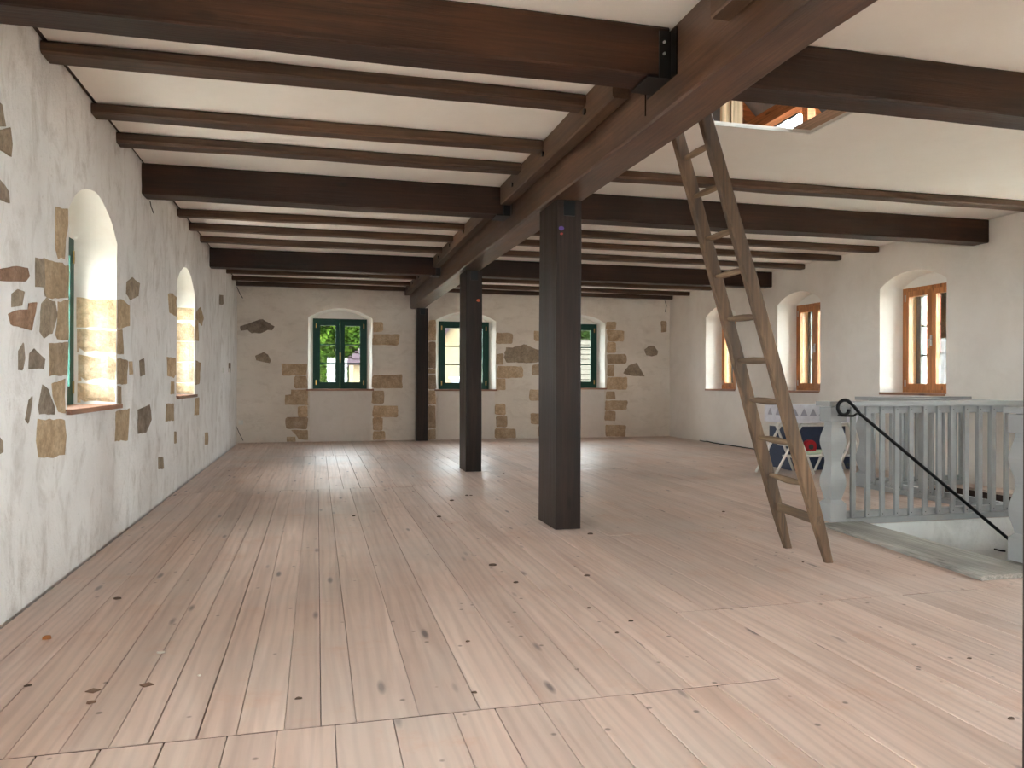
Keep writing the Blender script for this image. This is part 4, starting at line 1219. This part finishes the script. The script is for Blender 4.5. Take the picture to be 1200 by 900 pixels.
def litter(px, py, size, mat, lab, name, flat=0.25, seed=0, square=False):
    c = on_z(px, py, 0.0)
    rr = random.Random(seed)
    m = MB()
    if square:
        a = rr.random() * 1.5
        pts = [(math.cos(a + k * 1.5708) * size, math.sin(a + k * 1.5708) * size * 0.85) for k in range(4)]
        hgt = 0.004
    else:
        n = 7
        pts = []
        for k in range(n):
            q = size * rr.uniform(0.55, 1.1)
            pts.append((math.cos(6.28318 * k / n) * q * 1.5, math.sin(6.28318 * k / n) * q))
        hgt = max(0.004, size * flat)
    m.loft([[(c.x + x, c.y + y, 0.001) for x, y in pts], [(c.x + x * 0.9, c.y + y * 0.9, hgt) for x, y in pts], [(c.x + x * 0.5, c.y + y * 0.5, hgt * 1.3) for x, y in pts]])
    m.build(name, mat, label=lab, cat='debris', group='litter on the plank floor')
litter(109, 810, 0.028, 'chip', 'square brown wood chip on the planks near the stone-patched wall', 'wood_chip', seed=1, square=True)
litter(172, 803, 0.028, 'chip', 'square brown wood chip on the planks near the stone-patched wall', 'wood_chip', seed=2, square=True)
litter(55.5, 749, 0.016, 'amber', 'amber brown lump on the planks beside the stone-patched wall', 'amber_lump', 0.8, 3)
litter(233.5, 792, 0.008, 'white_chip', 'small white plaster crumb on the planks', 'plaster_crumb', 0.6, 4)
litter(189, 765, 0.014, 'white_chip', 'small white plaster crumb on the planks', 'plaster_crumb', 0.4, 41)
litter(107, 824, 0.012, 'chip', 'small curled brown leaf scrap on the planks', 'leaf_scrap', 0.5, 5)
for i, (px, py, s) in enumerate([(577.5, 663, 0.02), (515, 606, 0.018), (530, 587, 0.018), (547, 581, 0.016), (692, 626, 0.016), (552, 581, 0.012), (605, 683, 0.012), (688, 675, 0.013), (739, 728, 0.011), (723, 742, 0.009), (33, 804, 0.01), (138, 702, 0.016), (590, 555, 0.012), (848, 600, 0.014), (690, 713, 0.01), (1185, 843, 0.012), (1136, 772, 0.008), (941, 659, 0.008), (350, 819, 0.01), (415, 605, 0.012), (548, 752, 0.009), (556, 812, 0.009)]):
    litter(px, py, s, 'debris', 'small dark leaf scrap lying on the plank floor', 'leaf_scrap', 0.5, 30 + i)

# ------------------------------------------------------------------ outside: meadow, trees, neighbouring houses
gm = MB(); gm.box((-90, -60, -3.6), (110, 110, -3.3)); gm.build('ground', 'bounce_gravel', kind='structure')
def tree(x, y, zc, rx, rz, mat, label, n=5200, size=0.2, seed=0):
    rr = random.Random(seed)
    r = thing('tree', (x, y, -3.3), label, 'tree', 'trees outside the windows')
    MB().tube([(x, y, -3.3), (x + 0.1, y, zc - rz * 0.5), (x, y, zc + rz * 0.3)], [0.3, 0.22, 0.08], 8).build('trunk', 'bark', r)
    lobes = [(rr.uniform(-0.6, 0.6) * rx, rr.uniform(-0.6, 0.6) * rx, rr.uniform(-0.65, 0.65) * rz, rr.uniform(0.35, 0.6)) for _ in range(14)]
    m = MB(); vs = []; fs = []
    for i in range(n):
        lx, ly, lz, q = lobes[rr.randrange(len(lobes))]
        while True:
            a, b_, c = rr.uniform(-1, 1), rr.uniform(-1, 1), rr.uniform(-1, 1)
            d2 = a * a + b_ * b_ + c * c
            if 0.25 < d2 < 1: break
        p = Vector((x + lx + a * rx * q, y + ly + b_ * rx * q, zc + lz + c * rz * q))
        u = Vector((rr.uniform(-1, 1), rr.uniform(-1, 1), rr.uniform(-0.6, 0.6))).normalized()
        w = u.cross(Vector((rr.uniform(-1, 1), rr.uniform(-1, 1), rr.uniform(-1, 1)))).normalized()
        s = size * rr.uniform(0.6, 1.3)
        k = len(vs)
        vs += [p - u * s, p + w * s * 0.5, p + u * s, p - w * s * 0.5]
        fs.append((k, k + 1, k + 2, k + 3))
    m.add(vs, fs)
    o = m.build('crown', mat, r); o['kind'] = 'stuff'
    return r
tree(-11, 45, 3.5, 4.4, 5.5, 'leaf', 'leafy green tree standing apart on the far meadow, stone-patched wall side', n=6000, size=0.3, seed=1)
tree(0.4, 45.2, 3.4, 4.6, 5.6, 'leaf', 'broad bright green tree seen through the back window nearest the stone-patched wall', n=42000, size=0.15, seed=2)
tree(14.3, 47, 5.5, 4.4, 5.0, 'leaf2', 'dark green tree above the tiled roof behind the third back window', n=22000, size=0.18, seed=4)
tree(21.5, 36, 2.5, 4.4, 5.4, 'leaf2', 'dark green tree seen through the farthest orange window', n=11000, size=0.28, seed=5)
tree(13.5, 20.5, 1.5, 2.5, 4.6, 'leaf', 'green tree seen through the middle orange window', n=9000, size=0.2, seed=6)
for k, (x, y) in enumerate(((-13, 62), (0.5, 62), (13.5, 63), (26.5, 62), (36, 50))):  # backdrop row added to block sky light from the horizon
    tree(x, y, 5.5, 5.2, 8.5, 'leaf2', '%s tree in the added dense row that blocks the horizon sky' % ['first', 'second', 'third', 'fourth', 'fifth'][k], n=9000, size=0.5, seed=30 + k)

def tiled_slope(parent, x0, x1, ya, za, yb_, zb_, mat, rows, over=0.3, hip=0.0):
    """roof slope of overlapping tile courses from eave (ya, za) to ridge (yb_, zb_), along x"""
    for i in range(rows):
        t0, t1 = i / rows, (i + 1.15) / rows
        y0, z0 = ya + (yb_ - ya) * t0, za + (zb_ - za) * t0
        y1, z1 = ya + (yb_ - ya) * t1, za + (zb_ - za) * t1
        nx = Vector((0, -(zb_ - za), (yb_ - ya))).normalized()
        if nx.z < 0: nx = -nx
        a = 0.05
        m = MB()
        sec = [Vector((0, y0, z0)) + nx * a, Vector((0, y1, z1)) + nx * 0.01, Vector((0, y1, z1)) - nx * 0.03, Vector((0, y0, z0)) - nx * 0.0]
        m.loft([[(x0 - over + hip * t0, v.y, v.z) for v in sec], [(x1 + over, v.y, v.z) for v in sec]])
        m.build('tile_course', mat, parent)
def house(x0, x1, y0, y1, eave, ridge_z, ridge_axis, label, tile, rows, wins=(), base=-3.3, hip=0.0):
    r = thing('neighbour_house', ((x0 + x1) / 2, (y0 + y1) / 2, base), label, 'house')
    m = MB(); m.box((x0, y0, base), (x1, y1, eave))
    if ridge_axis == 'x':
        ym = (y0 + y1) / 2
        m.loft([[(x, y0, eave), (x, y1, eave), (x + (hip if x == x0 else 0), ym, ridge_z)] for x in (x0, x1)])
    else:
        xm = (x0 + x1) / 2
        m.loft([[(x0, y, eave), (x1, y, eave), (xm, y, ridge_z)] for y in (y0, y1)])
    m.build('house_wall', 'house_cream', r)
    if ridge_axis == 'x':
        k = 0.35 * (ridge_z - eave) / ((y1 - y0) / 2)
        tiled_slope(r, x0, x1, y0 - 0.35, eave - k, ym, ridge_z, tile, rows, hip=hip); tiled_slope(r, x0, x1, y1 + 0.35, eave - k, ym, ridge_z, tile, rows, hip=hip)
    else:
        for sg in (-1, 1):
            xe = x0 if sg < 0 else x1
            k = 0.4
            kk = k * (ridge_z - eave) / ((x1 - x0) / 2)
            p0 = Vector((xe + sg * k, 0, eave - kk)); p1 = Vector((xm, 0, ridge_z))
            nx = Vector((-(p1 - p0).z, 0, (p1 - p0).x)).normalized()
            if nx.z < 0: nx = -nx
            mm = MB()
            sec = [p0 + nx * 0.14, p1 + nx * 0.14, p1, p0]
            mm.loft([[(v.x, y, v.z) for v in sec] for y in (y0 - 0.35, y1 + 0.35)])
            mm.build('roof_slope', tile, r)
    for (wx0, wx1, wz0, wz1, yy) in wins:
        wo = MB().box((wx0, yy - 0.03, wz0), (wx1, yy - 0.001, wz1)).build('house_window', 'house_window', r)
        f = MB(); f.box((wx0 - 0.08, yy - 0.05, wz0 - 0.08), (wx1 + 0.08, yy - 0.031, wz0)); f.box((wx0 - 0.08, yy - 0.05, wz1), (wx1 + 0.08, yy - 0.031, wz1 + 0.08)); f.box(((wx0 + wx1) / 2 - 0.04, yy - 0.05, wz0), ((wx0 + wx1) / 2 + 0.04, yy - 0.031, wz1))
        f.build('window_frame', 'white_paint', wo)
    return r
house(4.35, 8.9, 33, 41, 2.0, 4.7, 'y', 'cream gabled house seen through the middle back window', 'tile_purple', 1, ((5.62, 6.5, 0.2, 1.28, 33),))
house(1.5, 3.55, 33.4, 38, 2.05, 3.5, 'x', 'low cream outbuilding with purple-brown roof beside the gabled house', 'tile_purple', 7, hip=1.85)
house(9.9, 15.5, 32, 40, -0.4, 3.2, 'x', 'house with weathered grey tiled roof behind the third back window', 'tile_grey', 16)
# house beyond the orange windows
hh = thing('neighbour_house', (26, 24, -3.3), 'cream house with red tiled roof seen through the nearest orange window', 'house')
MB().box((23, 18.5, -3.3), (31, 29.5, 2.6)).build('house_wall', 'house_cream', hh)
for i in range(14):
    t0, t1 = i / 14, (i + 1.15) / 14
    m = MB()
    xa, xb = 22.5 + 4.5 * t0, 22.5 + 4.5 * t1; za, zb_ = 2.3 + 4.2 * t0, 2.3 + 4.2 * t1
    m.loft([[(xa - 0.03, y, za + 0.06), (xb, y, zb_ + 0.01), (xb, y, zb_ - 0.05), (xa, y, za)] for y in (18.2, 29.8)])
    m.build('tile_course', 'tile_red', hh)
for yy in (20.0, 22.2, 24.4, 26.6):
    wo = MB().box((22.97, yy, 0.2), (22.999, yy + 1.0, 1.7)).build('house_window', 'house_window', hh)
    f = MB(); f.box((22.94, yy - 0.08, 0.12), (22.969, yy + 1.08, 0.2)); f.box((22.94, yy - 0.08, 1.7), (22.969, yy + 1.08, 1.78)); f.box((22.94, yy + 0.46, 0.2), (22.969, yy + 0.54, 1.7))
    f.build('window_frame', 'white_paint', wo)
